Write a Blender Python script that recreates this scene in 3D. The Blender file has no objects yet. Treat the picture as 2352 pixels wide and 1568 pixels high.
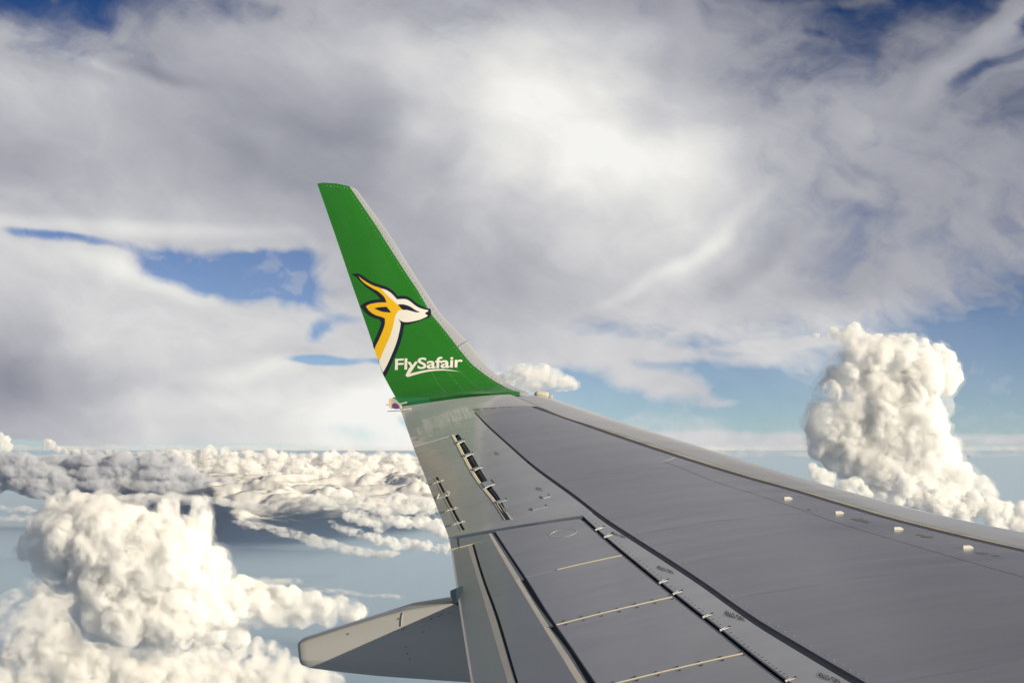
import bpy, bmesh, math, random
import numpy as np
from mathutils import Vector, Matrix
from mathutils.geometry import delaunay_2d_cdt, tessellate_polygon

random.seed(4); rng = np.random.default_rng(7)
R = math.radians
scene = bpy.context.scene
COL = scene.collection

# ------------------------------------------------------------------ camera
# units used to read the photograph: a 2352 x 1568 frame
F = 4078.1; CW, CH = 2352., 1568.
PITCH = math.atan(244/4078.1)
cam_d = bpy.data.cameras.new('camera'); cam = bpy.data.objects.new('camera', cam_d); COL.objects.link(cam)
cam_d.sensor_width = 36; cam_d.lens = 36*F/CW; cam_d.clip_start = .1; cam_d.clip_end = 2.0e6
cam.location = (0, 0, 0); cam.rotation_euler = (R(90)+PITCH, 0, 0)
scene.camera = cam
scene.view_settings.view_transform = 'Standard'; scene.view_settings.look = 'None'
scene.view_settings.exposure = 0.56; scene.view_settings.gamma = 1; scene.view_settings.use_curve_mapping = False
scene.cycles.max_bounces = 8; scene.cycles.diffuse_bounces = 4; scene.cycles.glossy_bounces = 4
scene.cycles.transparent_max_bounces = 40; scene.cycles.caustics_reflective = False; scene.cycles.caustics_refractive = False

def rot3(yaw, pit, rol):
    f = np.array([np.sin(yaw)*np.cos(pit), np.cos(yaw)*np.cos(pit), np.sin(pit)])
    r0 = np.array([np.cos(yaw), -np.sin(yaw), 0]); u0 = np.cross(r0, f)
    return np.array([np.cos(rol)*r0+np.sin(rol)*u0, f, -np.sin(rol)*r0+np.cos(rol)*u0])
RA = rot3(-.1003, .0982, -.1039); RW = rot3(0, PITCH, 0)
EYE = np.array([-7.2248, 1.6701, 1.5698])       # window seat in the aircraft's own frame (x forward, y out along the wing, z up)
A2W = RW.T@RA

# ------------------------------------------------------------------ sun
SUN_A = np.array([2.2, -1.0, .47]); SUN_W = A2W@(SUN_A/np.linalg.norm(SUN_A))
sun_el = math.asin(SUN_W[2]); sun_az = math.atan2(SUN_W[0], SUN_W[1])
sd = bpy.data.lights.new('sun', 'SUN'); sun = bpy.data.objects.new('sun', sd); COL.objects.link(sun)
sd.energy = 5.0; sd.angle = R(.5); sd.color = (1.0, .875, .65)
sun.rotation_euler = Vector(SUN_W).to_track_quat('Z', 'Y').to_euler()

def px_dir(u, v):
    return RW.T@np.array([(u-CW/2)/F, 1, -(v-CH/2)/F])
def px_azel(u, v):
    d = px_dir(u, v); return math.atan2(d[0], d[1])*F, math.asin(d[2]/np.linalg.norm(d))*F

# ------------------------------------------------------------------ node helper
class NT:
    def __init__(s, tree): s.t = tree; s.n = tree.nodes; s.l = tree.links
    def node(s, typ, **kw):
        n = s.n.new(typ)
        for k, v in kw.items(): setattr(n, k, v)
        return n
    def put(s, sock, v):
        if v is None: return
        if isinstance(v, bpy.types.NodeSocket): s.l.new(v, sock)
        else: sock.default_value = v
    def math(s, op, a, b=None, c=None, clamp=False):
        n = s.node('ShaderNodeMath', operation=op, use_clamp=clamp)
        for i, v in enumerate((a, b, c)): s.put(n.inputs[i], v)
        return n.outputs[0]
    def vmath(s, op, a, b=None, scale=None):
        n = s.node('ShaderNodeVectorMath', operation=op)
        s.put(n.inputs[0], a); s.put(n.inputs[1], b)
        if scale is not None: s.put(n.inputs['Scale'], scale)
        return n.outputs['Value'] if op in ('LENGTH', 'DOT_PRODUCT') else n.outputs[0]
    def rng(s, v, a, b, c=0., d=1., kind='SMOOTHSTEP'):
        n = s.node('ShaderNodeMapRange', interpolation_type=kind)
        s.put(n.inputs[0], v)
        for i, q in enumerate((a, b, c, d)): s.put(n.inputs[i+1], q)
        return n.outputs[0]
    def mix(s, f, a, b, blend='MIX'):
        n = s.node('ShaderNodeMix', data_type='RGBA', blend_type=blend)
        s.put(n.inputs[0], f); s.put(n.inputs[6], a); s.put(n.inputs[7], b)
        return n.outputs[2]
    def noise(s, vec, scale, detail=4, rough=.55, dist=0., out=0):
        n = s.node('ShaderNodeTexNoise'); s.put(n.inputs['Vector'], vec)
        n.inputs['Scale'].default_value = scale; n.inputs['Detail'].default_value = detail
        n.inputs['Roughness'].default_value = rough; n.inputs['Distortion'].default_value = dist
        return n.outputs[out]
    def mapping(s, vec, loc=(0, 0, 0), rz=0., scale=(1, 1, 1), kind='POINT'):
        n = s.node('ShaderNodeMapping', vector_type=kind); s.put(n.inputs[0], vec)
        n.inputs[1].default_value = loc; n.inputs[2].default_value = (0, 0, rz); n.inputs[3].default_value = scale
        return n.outputs[0]

# ------------------------------------------------------------------ sky
world = bpy.data.worlds.new('World'); scene.world = world; world.use_nodes = True
wt = NT(world.node_tree); wt.n.clear()
bg = wt.node('ShaderNodeBackground'); out = wt.node('ShaderNodeOutputWorld'); wt.l.new(bg.outputs[0], out.inputs[0])
sky = wt.node('ShaderNodeTexSky', sky_type='NISHITA'); sky.sun_disc = False
sky.sun_elevation = sun_el; sky.sun_rotation = sun_az; sky.altitude = 7500; sky.air_density = 1.3; sky.dust_density = .6; sky.ozone_density = 2.0
tc = wt.node('ShaderNodeTexCoord').outputs['Generated']
sep = wt.node('ShaderNodeSeparateXYZ'); wt.l.new(tc, sep.inputs[0])
az = wt.math('ARCTAN2', sep.outputs[0], sep.outputs[1])
el = wt.math('ARCSINE', sep.outputs[2])

# ---- high cloud fields: coverage and whiteness as functions of direction (u right, v down, in frame px; the frame spans 0..2352 x 0..1568)
def _h(a, b, seed): h = (a*374761393+b*668265263+seed*974634777) & 0x7fffffff; h = (h ^ (h >> 13))*1274126177 & 0x7fffffff; return ((h ^ (h >> 16)) & 0xffff)/65535.
def vn(x, y, cell, seed):
    x, y = x/cell, y/cell; ix, iy = np.floor(x).astype(np.int64), np.floor(y).astype(np.int64); fx, fy = x-ix, y-iy; fx = fx*fx*fx*(fx*(fx*6-15)+10); fy = fy*fy*fy*(fy*(fy*6-15)+10)
    return (_h(ix, iy, seed)*(1-fx)+_h(ix+1, iy, seed)*fx)*(1-fy)+(_h(ix, iy+1, seed)*(1-fx)+_h(ix+1, iy+1, seed)*fx)*fy
def fbm(x, y, cell, seed, oc=5, g=.5):
    a, s, t = 1., 0., 0.
    for i in range(oc):
        c, sn = math.cos(.7*i), math.sin(.7*i); s = s+a*(vn(x*c-y*sn, x*sn+y*c, cell, seed+i*7)-.5); t += a; a *= g; cell /= 2.03
    return s/t*2
GU = np.arange(13)*196.; GV = np.array([-300, 0, 130, 260, 390, 520, 650, 780, 900, 1000, 1100.])
GB = np.array([[150, 150, 150, 150, 150, 150, 150, 150, 150, 140, 130, 120, 120],
 [110, 110, 130, 150, 168, 172, 160, 150, 140, 125, 100, 100, 130],
 [176, 154, 154, 172, 182, 204, 210, 198, 164, 140, 118, 128, 165],
 [186, 180, 168, 148, 152, 192, 228, 224, 190, 158, 158, 152, 122],
 [172, 172, 168, 156, 154, 172, 216, 238, 224, 184, 164, 154, 148],
 [190, 196, 192, 180, 168, 172, 192, 206, 208, 186, 162, 158, 142],
 [204, 206, 200, 190, 178, 176, 178, 196, 192, 178, 158, 164, 158],
 [188, 204, 206, 204, 200, 184, 188, 200, 196, 194, 200, 190, 180],
 [158, 172, 192, 206, 216, 214, 215, 206, 200, 200, 200, 190, 190],
 [172, 180, 206, 214, 226, 240, 225, 206, 200, 200, 200, 195, 195],
 [190, 190, 205, 215, 225, 225, 215, 206, 200, 200, 200, 195, 195]], float)
GC = np.array([[.30]*4+[.5]*5+[.30]*4,
 [.0, .0, .30, .66, .85, .95, .80, .86, .80, .52, .06, .0, .10],
 [.82, .60, .90, 1, 1, 1, 1, 1, .95, .78, .40, .72, .62],
 [1.1, 1.1, 1.05, 1, 1, 1.1, 1.2, 1.1, 1, .80, .74, .88, .60],
 [1.2, 1.2, 1.1, 1.1, 1.1, 1.2, 1.2, 1.2, 1.1, .92, .84, .92, .84],
 [1.2, 1.2, 1.2, 1.2, 1.2, 1.2, 1.2, 1.2, 1.1, .92, .72, .86, .70],
 [1.2, 1.2, 1.1, 1.1, 1.1, 1.2, 1.2, 1.1, 1.1, .96, .80, .82, .55],
 [1.2, 1.2, 1.2, 1.1, 1.1, 1.2, 1.1, .85, .66, .55, .40, .25, .2],
 [1.2, 1.2, 1.2, 1.2, 1.2, 1.2, .6, .2, .30, .1, -.1, -.2, -.2],
 [1.0, 1.0, 1.0, 1.0, 1.0, 1.2, .9, .60, .45, .45, .4, .35, .35],
 [.7, .7, .75, .8, .8, .9, .9, .75, .7, .7, .7, .55, .55]], float)
def gridv(G, u, v):
    fu = np.clip(u/196., 0, 11.999); fv = np.interp(v, GV, np.arange(len(GV))); fv = np.clip(fv, 0, len(GV)-1.001)
    iu, iv = fu.astype(int), fv.astype(int); a, b = fu-iu, fv-iv; a = a*a*(3-2*a); b = b*b*(3-2*b)
    return (G[iv, iu]*(1-a)+G[iv, iu+1]*a)*(1-b)+(G[iv+1, iu]*(1-a)+G[iv+1, iu+1]*a)*b
# (u, v, rx, ry, rot deg, inner, amount, warp share)
BC = [(505, 622, 250, 74, 9, .0, -1.22, .6), (400, 592, 130, 40, 0, .0, -.45, .6), (665, 655, 200, 84, 16, 0, -.72, .9), (660, 592, 160, 30, 0, 0, -.4, .6), (150, 566, 230, 20, 2, 0, -.75, .6), (250, 605, 70, 30, 10, .0, .9, .5), (430, 528, 520, 26, 0, .5, .9, .12),
      (728, 770, 80, 36, -20, 0, -.8, 1.0), (770, 720, 110, 30, 20, 0, -.35, 1.0), (735, 838, 120, 14, 1, 0, -1.0, .4), (870, 840, 40, 13, 0, 0, -.9, .3), (935, 985, 50, 16, 25, 0, -.6, .5),
      (2230, 140, 190, 40, -48, .0, .7, .6), (2290, 50, 100, 36, -35, 0, .55, .8), (2120, 250, 110, 50, -55, 0, .35, .6), (2310, 115, 60, 60, 0, 0, -.5, .7), (2230, 200, 110, 28, -22, 0, -.35, .6), (1950, 30, 130, 18, -8, 0, .35, .7),
      (620, 20, 130, 18, 15, 0, .35, .8), (360, 20, 120, 8, 8, 0, .35, .6),
      (2330, 500, 70, 80, 0, 0, -.15, .6), (1975, 590, 80, 90, 10, 0, .05, .6),
      (1480, 812, 220, 26, 6, .1, .55, .5), (1800, 790, 180, 16, -6, .1, .5, .4), (1560, 900, 150, 46, 14, .1, .75, .5), (1420, 850, 160, 50, 25, .1, .4, .5), (1720, 835, 110, 30, -12, 0, .4, .5), (1240, 800, 120, 60, 10, 0, .4, .6), (1650, 945, 70, 16, 0, 0, .3, .5),
      (1680, 1015, 420, 26, 0, .4, .5, .12), (2300, 1010, 160, 14, 2, .3, .5, .12), (2260, 1075, 240, 24, 2, 0, .15, .3), (480, 1030, 480, 14, 0, 0, -.5, .3), (800, 1000, 130, 26, 8, 0, -.45, .6), (60, 1020, 120, 16, 0, 0, -.5, .4)]
BB = [(1250, 260, 190, 60, 35, 0, 8, .5), (1430, 350, 260, 60, 15, 0, 6, .5), (1690, 520, 150, 30, -42, 0, 13, .4), (1600, 600, 150, 26, -36, 0, 13, .4), (1500, 640, 160, 22, -28, 0, 16, .4), (1790, 560, 110, 40, -40, 0, -16, .4), (1650, 660, 160, 40, -30, 0, -12, .5),
      (250, 535, 520, 24, 0, .1, 18, .2), (120, 600, 220, 40, 8, 0, 10, .5), (270, 600, 60, 35, 30, 0, 10, .6), (330, 640, 300, 30, 18, 0, 12, .4), (60, 850, 170, 110, 0, 0, -22, .8), (760, 300, 190, 44, 8, 0, -12, .8), (590, 380, 170, 40, 20, 0, -10, .8),
      (380, 205, 130, 24, 8, 0, -28, .6), (200, 175, 130, 20, 20, 0, 18, .5), (860, 960, 130, 60, 0, 0, 18, .8), (930, 900, 90, 50, 0, 0, 14, .8), (430, 930, 260, 40, 0, 0, 12, .6), (600, 860, 200, 30, -6, 0, 14, .6), (2200, 170, 170, 36, -48, 0, 22, .6), (2330, 700, 120, 60, 0, 0, -10, .6), (2050, 330, 130, 40, 20, 0, 14, .6)]
def blobsum(L, u, v, du, dv):
    s = 0
    for (bu, bv, rx, ry, rz, inner, amt, w) in L:
        x, y = u+du*w-bu, v+dv*w-bv; c, sn = math.cos(math.radians(rz)), math.sin(math.radians(rz)); X, Y = (x*c+y*sn)/rx, (-x*sn+y*c)/ry
        d = np.clip((1.25-np.sqrt(X*X+Y*Y))/(1.25-inner), 0, 1); s = s+amt*d*d*(3-2*d)
    return s
def sky_fields(u, v):
    lo = np.clip(1-(v-960)/60, .15, 1)                  # nearer the horizon everything flattens
    du = fbm(u, v*1.4, 420, 11, 4)*95+fbm(u, v*1.3, 110, 21, 4)*30; dv = (fbm(u, v*1.4, 420, 31, 4)*55+fbm(u, v*1.3, 110, 41, 4)*22)*lo
    a = math.radians(-28); xu, xv = u*math.cos(a)-v*math.sin(a), u*math.sin(a)+v*math.cos(a)
    fiber = fbm((xu+du*1.2)*.55, (xv+dv*1.2)*1.5, 190, 71, 6, .56)
    soft = fbm(u+du, (v+dv)*1.5, 330, 81, 5, .5)
    fine = fbm(u+du*1.4, (v+dv*1.4)*1.3, 70, 91, 5, .58)
    cov = np.minimum(gridv(GC, u+du*.6, v+dv*.6), 1.08)+blobsum(BC, u, v, du, dv)
    ed = np.clip(1.25-np.abs(cov-.5)*1.1, .1, 1)
    cov = cov+(fiber*.34+fine*.30+soft*.12)*ed
    cov = np.clip((cov+.06)/.98, 0, 1); cov = cov*cov*(3-2*cov)
    cov = np.maximum(cov, np.clip(fiber*1.1+fine*.7+.10, 0, .42))
    br = gridv(GB, u+du*.7, v+dv*.7)+blobsum(BB, u, v, du, dv)+(fiber*15+soft*11+fine*5)
    return cov, np.clip(172+(br-172)*np.where(br < 172, .80, 1.05)+9, 60, 244)
def lin(g): return np.where(g < 10, g/255/12.92, ((g/255+.055)/1.055)**2.4)
def sky_image(name, a0, a1, e0, e1, w, h):
    A_, E_ = np.meshgrid(a0+(np.arange(w)+.5)/w*(a1-a0), e0+(np.arange(h)+.5)/h*(e1-e0))
    c_, b_ = sky_fields(CW/2+A_*F, CH/2-(E_-PITCH)*F)
    px = np.ones((h, w, 4), np.float32); px[..., 0] = c_; px[..., 1] = lin(b_); px[..., 2] = np.clip((b_-150)/80, 0, 1)
    im = bpy.data.images.new(name, w, h, float_buffer=True, is_data=True); im.pixels.foreach_set(px.ravel()); im.update()
    try: im.pack()
    except Exception: pass
    n = wt.node('ShaderNodeTexImage'); n.image = im; n.extension = 'EXTEND'; n.interpolation = 'Cubic'
    c2 = wt.node('ShaderNodeCombineXYZ')
    wt.l.new(wt.rng(azr, a0, a1, kind='LINEAR'), c2.inputs[0]); wt.l.new(wt.rng(elr, e0, e1, kind='LINEAR'), c2.inputs[1]); wt.l.new(c2.outputs[0], n.inputs[0]); return n.outputs[0]
azr, elr = az, el
wide = sky_image('high_cloud_field', -math.pi, math.pi, -math.pi/2, math.pi/2, 1024, 512)
ahead = sky_image('high_cloud_field_ahead', -.50, .50, -.12, .46, 1700, 986)
mk = wt.math('MULTIPLY', wt.rng(wt.math('ABSOLUTE', azr), .48, .46), wt.math('MULTIPLY', wt.rng(elr, -.11, -.09), wt.rng(elr, .45, .43)))
fld = wt.mix(mk, wide, ahead)
sp = wt.node('ShaderNodeSeparateColor'); wt.l.new(fld, sp.inputs[0])
tint = wt.mix(sp.outputs[2], (.930, .955, 1.115, 1), (1.005, 1.0, .97, 1))
cl = wt.vmath('SCALE', tint, scale=sp.outputs[1]); cov = sp.outputs[0]
gm = wt.node('ShaderNodeGamma'); gm.inputs[1].default_value = 1.75; wt.l.new(wt.vmath('SCALE', sky.outputs[0], scale=.10), gm.inputs[0])
blue = wt.vmath('MULTIPLY', gm.outputs[0], (8.6, 9.6, 9.7))
STR = .10
clx = wt.vmath('SCALE', cl, scale=1/STR)
# thin veil: the blue pales towards the horizon
veil = wt.math('MAXIMUM', wt.rng(el, .22, -.01, .0, .42, kind='LINEAR'), wt.rng(el, .020, -.006, .0, .90))
cov = wt.math('MAXIMUM', cov, veil)
fin = wt.vmath('SCALE', wt.mix(cov, blue, clx), scale=.678)
wt.l.new(fin, bg.inputs[0]); bg.inputs[1].default_value = STR
world.cycles.sampling_method = 'MANUAL'; world.cycles.sample_map_resolution = 512

# ------------------------------------------------------------------ the wing's surface, read off the photograph
STIP = 17.0
def zw(y): return np.tan(.0725)*(y-2)+1.4849*np.clip((y-2)/15, 0, None)**2.2
def _prof():
    ys = np.linspace(5, STIP, 200); zs = zw(ys); a0 = np.arctan2(zs[-1]-zs[-2], ys[-1]-ys[-2])
    S, Y, Z, A = list(ys), list(ys), list(zs), list(np.arctan(np.gradient(zs, ys)))
    y, z, s, a, ds = ys[-1], zs[-1], STIP, a0, .01; top = np.pi/2-.3807
    while s < STIP+3.4:
        if a < top: a = min(top, a+ds/.62)
        y += np.cos(a)*ds; z += np.sin(a)*ds; s += ds
        S.append(s); Y.append(y); Z.append(z); A.append(a)
    return map(np.array, (S, Y, Z, A))
S_, Y_, Z_, A_ = _prof()
LE = [(5.0, -2.5), (9.0, -4.5), (13.0, -6.5), (17.0, -8.5), (17.123, -8.638), (17.202, -8.732), (17.339, -8.877), (17.577, -9.071), (17.821, -9.22), (18.138, -9.456), (18.516, -9.652), (19.075, -9.924), (19.547, -10.194), (19.8, -10.34)]
TE = [(5.0, -7.255), (9.505, -8.349), (10.971, -8.582), (12.398, -8.805), (12.788, -8.87), (14.582, -9.26), (15.686, -9.508), (17.044, -9.806), (17.315, -9.883), (17.588, -10.002), (18.059, -10.132), (18.529, -10.267), (19.105, -10.427), (19.703, -10.598)]
DT = [(5.0, 0.033), (9.0, 0.013), (11.0, 0.003), (11.5, -0.007), (12.0, -0.009), (12.5, -0.005), (13.0, 0.002), (13.5, 0.009), (14.0, 0.014), (14.5, 0.017), (15.0, 0.017), (15.5, 0.013), (16.0, 0.006), (16.5, -0.003), (17.0, -0.013), (17.4, 0.0)]
def le(s): return np.interp(s, *zip(*LE))
def te(s): return np.interp(s, *zip(*TE))
def hup(t, c, s):
    t = np.clip(t, 0, 1); k = np.interp(s, [16.9, 17.6], [1, .45])
    return c*k*1.15*(.10*np.sqrt(t)*(1-t)+.02*np.sin(np.pi*t))+np.interp(s, *zip(*DT))*(1-t)
def hlo(t, c, s):
    t = np.clip(t, 0, 1); k = np.interp(s, [16.9, 17.6], [1, .5])
    return -c*k*.9*(.09*np.sqrt(t)*(1-t)+.005*np.sin(np.pi*t))+np.interp(s, *zip(*DT))*(1-t)
def surf(s, x, off=0., low=False):
    s = np.asarray(s, float); x = np.asarray(x, float)
    l = le(s); c = l-te(s); t = (l-x)/c
    h = (hlo if low else hup)(t, c, s)+off
    a = np.interp(s, S_, A_)
    return np.stack([x+0*s, np.interp(s, S_, Y_)-np.sin(a)*h, np.interp(s, S_, Z_)+np.cos(a)*h], -1)
def proj(Q):
    a = (Q-EYE)@RA.T
    return np.stack([CW/2+F*a[..., 0]/a[..., 1], CH/2-F*a[..., 2]/a[..., 1]], -1)
_grids = {}
def inv(pts, lo=5.5, hi=17.08, off=0.):
    """where on the wing's surface a point of the photograph lies: (span, x)"""
    pts = np.atleast_2d(np.asarray(pts, float)); key = (lo, hi)
    if key not in _grids:
        SS, UU = np.meshgrid(np.linspace(lo, hi, 140), np.linspace(-.12, 1.12, 60)); XX = le(SS)+(te(SS)-le(SS))*UU
        _grids[key] = (SS.ravel(), XX.ravel(), proj(surf(SS, XX)).reshape(-1, 2))
    SS, XX, Q = _grids[key]
    i = np.array([np.argmin(((Q-p)**2).sum(1)) for p in pts]); p = np.stack([SS[i], XX[i]], 1)
    fr = lambda p: proj(surf(p[:, 0], p[:, 1], off))-pts
    f = fr(p); lam = np.full(len(p), 1e-3); e = 1e-4
    for _ in range(30):
        J = np.stack([(fr(p+[e, 0])-f)/e, (fr(p+[0, e])-f)/e], 2)
        Am = np.einsum('nki,nkj->nij', J, J)+lam[:, None, None]*1e3*np.eye(2)
        st = np.linalg.solve(Am, np.einsum('nki,nk->ni', J, f)[..., None])[..., 0]
        q = p-np.clip(st, -.3, .3); g = fr(q); ok = (g**2).sum(1) < (f**2).sum(1)
        p = np.where(ok[:, None], q, p); f = np.where(ok[:, None], g, f); lam = np.where(ok, lam/5, lam*6)
        lam = np.clip(lam, 1e-12, 1e9)
    return p
def ray_on_y(px, y):
    d = RA.T@np.array([(px[0]-CW/2)/F, 1, -(px[1]-CH/2)/F]); return EYE+(y-EYE[1])/d[1]*d

def to_world(Q): return (np.asarray(Q)-EYE)@A2W.T
BASE_A = np.array([-5.0, 6.0, float(zw(6.0))])
wing = bpy.data.objects.new('airplane_wing', None); COL.objects.link(wing)
_M = Matrix([list(A2W[i])+[float(to_world(BASE_A)[i])] for i in range(3)]+[[0, 0, 0, 1]])
wing.matrix_world = _M
wing['label'] = 'grey airliner wing with a green upturned winglet bearing an antelope head'; wing['category'] = 'airplane wing'
wing.empty_display_size = .5

def link(name, verts, faces, mat, parent=None, smooth=False, stuff=False, label=None):
    me = bpy.data.meshes.new(name); me.from_pydata([tuple(map(float, v)) for v in verts], [], [tuple(int(i) for i in f) for f in faces]); me.update()
    if smooth:
        for p in me.polygons: p.use_smooth = True
    o = bpy.data.objects.new(name, me); COL.objects.link(o)
    if mat: me.materials.append(mat)
    if parent is not None: o.parent = parent
    if stuff: o['kind'] = 'stuff'
    if label: o['label'] = label
    return o
def apart(name, verts, faces, mat, parent=wing, **k):      # vertices given in the aircraft's frame
    return link(name, np.asarray(verts)-BASE_A, faces, mat, parent, **k)
def shade(o, ang=30):
    for p in o.data.polygons: p.use_smooth = True
    try: o.data.set_sharp_from_angle(angle=R(ang))
    except Exception: pass
    return o

# ------------------------------------------------------------------ materials
def paint(name, col, rough=.4, coat=0., streak=.12, blots=None, blots_amt=.0, metal=0., bump=.0, cloudy=.06, spec=.5, coatr=.08):
    m = bpy.data.materials.new(name); m.use_nodes = True; t = NT(m.node_tree); b = t.n['Principled BSDF']
    oc = t.node('ShaderNodeTexCoord').outputs['Object']
    # dirt drawn out along the airflow (x)
    n1 = t.noise(t.mapping(oc, scale=(.55, 6.5, 1)), 1.0, 6, .6)
    n2 = t.noise(t.mapping(oc, scale=(1.6, 22, 1)), 1.0, 5, .6)
    n3 = t.noise(t.mapping(oc, scale=(.8, 1.1, 1)), 1.3, 4, .5)
    v = t.math('ADD', t.math('MULTIPLY_ADD', t.math('SUBTRACT', n1, .5), streak*2.2, 1.0), t.math('MULTIPLY', t.math('SUBTRACT', n2, .5), streak*.9))
    v = t.math('MULTIPLY_ADD', t.math('SUBTRACT', n3, .5), cloudy*2, v)
    c = t.vmath('SCALE', (col[0], col[1], col[2]), scale=v)
    if blots:  # soiling on edge strips, painted reflections on glossy panels
        s1 = t.noise(t.mapping(oc, scale=(1.0, 3.2, 1)), 2.3, 5, .62, .4)
        c = t.mix(t.math('MULTIPLY', t.rng(s1, .52, .72), blots_amt), c, (*blots, 1))
    t.l.new(c, b.inputs['Base Color'])
    rr = t.math('MULTIPLY_ADD', t.math('SUBTRACT', n1, .5), .25, rough, clamp=True); t.l.new(rr, b.inputs['Roughness'])
    b.inputs['Metallic'].default_value = metal; b.inputs['Coat Weight'].default_value = coat; b.inputs['Coat Roughness'].default_value = coatr
    b.inputs['Specular IOR Level'].default_value = spec
    if bump:
        bn = t.node('ShaderNodeBump'); bn.inputs['Strength'].default_value = bump; bn.inputs['Distance'].default_value = .02
        t.l.new(t.noise(t.mapping(oc, scale=(1.2, 3.0, 1)), 1.5, 2, .5), bn.inputs['Height']); t.l.new(bn.outputs[0], b.inputs['Normal'])
        t.l.new(bn.outputs[0], b.inputs['Coat Normal'])
    return m
M_skin = paint('wing_box_grey_paint', (.275, .285, .315), .34, .85, .24, cloudy=.18, bump=.22, coatr=.22)
M_aft = paint('light_grey_panel_paint', (.53, .55, .585), .36, .5, .15, cloudy=.05, bump=.2)
M_spoil = paint('spoiler_grey_paint', (.44, .458, .495), .36, .5, .15, cloudy=.05, bump=.2)
M_slat = paint('slat_light_grey', (.54, .555, .57), .32, .4, .10, cloudy=.04, bump=.1, metal=.25)
M_strip = paint('soiled_edge_grey', (.42, .41, .37), .45, 0, .22, blots=(.12, .11, .085), blots_amt=.5)
M_fstrip = paint('flap_cove_light_paint', (.60, .575, .53), .5, 0, .10, cloudy=.08)
M_gloss = paint('aileron_gloss_grey', (.48, .49, .515), .30, .12, .06, blots=(.36, .31, .26), blots_amt=.55, bump=.06, coatr=.08)  # brownish patches paint warm cloud reflections into the worn gloss
M_flap = paint('flap_blue_grey', (.31, .335, .385), .32, .15, .06, blots=(.26, .25, .25), blots_amt=.35, bump=.05, coatr=.1)
M_dark = paint('cavity_shade_dark', (.012, .017, .028), .6, 0, .1, spec=.2)  # near black: shade of the shallow gaps is put into this colour
M_seal = paint('blue_black_sealant', (.018, .023, .038), .45, 0, .15, spec=.3)
M_navyline = paint('grey_seal_strip', (.075, .077, .105), .5, 0, .15)
M_under = paint('under_skin_grey', (.32, .32, .33), .45)
M_cream = paint('sunlit_seal_cream', (.80, .72, .52), .35, 0, .1)  # pale seal; on panel edges the cream also paints caught sunlight
M_bolt = paint('bare_bolt_metal', (.85, .82, .72), .3, 0, .05, metal=.3)
M_green = paint('winglet_green_paint', (.018, .168, .013), .28, .95, .05, cloudy=.07, bump=.06, coatr=.05)
M_alu = paint('polished_aluminium', (.62, .64, .68), .26, .4, .08, metal=.45, cloudy=.06, bump=.15)
M_navy = paint('emblem_navy', (.012, .016, .032), .35, .4, .02)
M_yellow = paint('emblem_yellow', (.80, .47, .012), .38, .3, .02, cloudy=.03)
M_white = paint('emblem_white', (.78, .76, .70), .38, .3, .02, cloudy=.03)
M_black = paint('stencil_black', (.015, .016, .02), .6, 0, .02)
M_fair = paint('fairing_cream_grey', (.345, .345, .335), .42, .2, .10, cloudy=.06)
M_fairtop = M_fair
M_vg = paint('vortex_plate_white', (.80, .78, .68), .4, 0, .08)
M_brown = paint('oil_stain_brown', (.10, .08, .045), .5, 0, .2)
M_rivet = paint('rivet_dark', (.05, .05, .06), .5)
M_rivl = paint('rivet_light', (.20, .40, .22), .4)
def glass_mat():
    m = bpy.data.materials.new('lamp_cover_glass'); m.use_nodes = True; b = m.node_tree.nodes['Principled BSDF']
    b.inputs['Base Color'].default_value = (.9, .85, .76, 1); b.inputs['Roughness'].default_value = .12
    b.inputs['Transmission Weight'].default_value = .75; b.inputs['IOR'].default_value = 1.2
    return m
M_glass = glass_mat()

# ------------------------------------------------------------------ chordwise lines: x as a function of span
class Line:
    def __init__(s, px=None, sx=None, slope=None, lo=5.5, hi=17.08):
        a = inv(px, lo, hi) if px is not None else np.array(sx, float)
        a = a[np.argsort(a[:, 0])]; s.a = a
        s.s0, s.s1 = a[0, 0], a[-1, 0]
    def __call__(s, q):
        q = np.asarray(q, float); a = s.a
        # monotone-ish cubic through the points
        S, X = a[:, 0], a[:, 1]; m = np.gradient(X, S) if len(S) > 2 else np.full(len(S), (X[-1]-X[0])/(S[-1]-S[0]))
        i = np.clip(np.searchsorted(S, q)-1, 0, len(S)-2); h = S[i+1]-S[i]; t = (q-S[i])/h; tc = np.clip(t, 0, 1)
        v = (2*tc**3-3*tc**2+1)*X[i]+(tc**3-2*tc**2+tc)*h*m[i]+(-2*tc**3+3*tc**2)*X[i+1]+(tc**3-tc**2)*h*m[i+1]
        v = np.where(q < S[0], X[0]+(q-S[0])*(X[min(2, len(S)-1)]-X[0])/(S[min(2, len(S)-1)]-S[0]), v)
        return np.where(q > S[-1], X[-1]+(q-S[-1])*(X[-1]-X[-2])/(S[-1]-S[-2]), v)
off_px = lambda L, dv: [(u, v+(dv if np.isscalar(dv) else d)) for (u, v), d in zip(L, (dv if not np.isscalar(dv) else [dv]*len(L)))]
L1p = [(1194, 913.6), (1236, 931.6), (1295, 956.5), (1412, 991.7), (1500, 1019.6), (1602.6, 1051.8), (1705, 1085.5), (1837.5, 1123), (1927, 1147.8), (2131.8, 1204), (2352, 1257)]
L2p = [(1233, 934.5), (1308, 961), (1383, 987.5), (1500, 1027.5), (1602.6, 1060.5), (1705, 1091.5), (1837.5, 1128.5), (1927, 1155.5), (2131.8, 1212), (2352, 1263)]
L3c = [(1086, 941), (1107.5, 965), (1169, 1021.6), (1220, 1066.5), (1331, 1148.5), (1378, 1185), (1474.5, 1249), (1608.8, 1336.5), (1743, 1430.5), (1837.5, 1487.5), (1975, 1568)]
w3 = [1.5, 2.6, 3.2, 3.8, 4.8, 5.2, 5.8, 6.6, 7.8, 8.6, 9.5]
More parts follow.
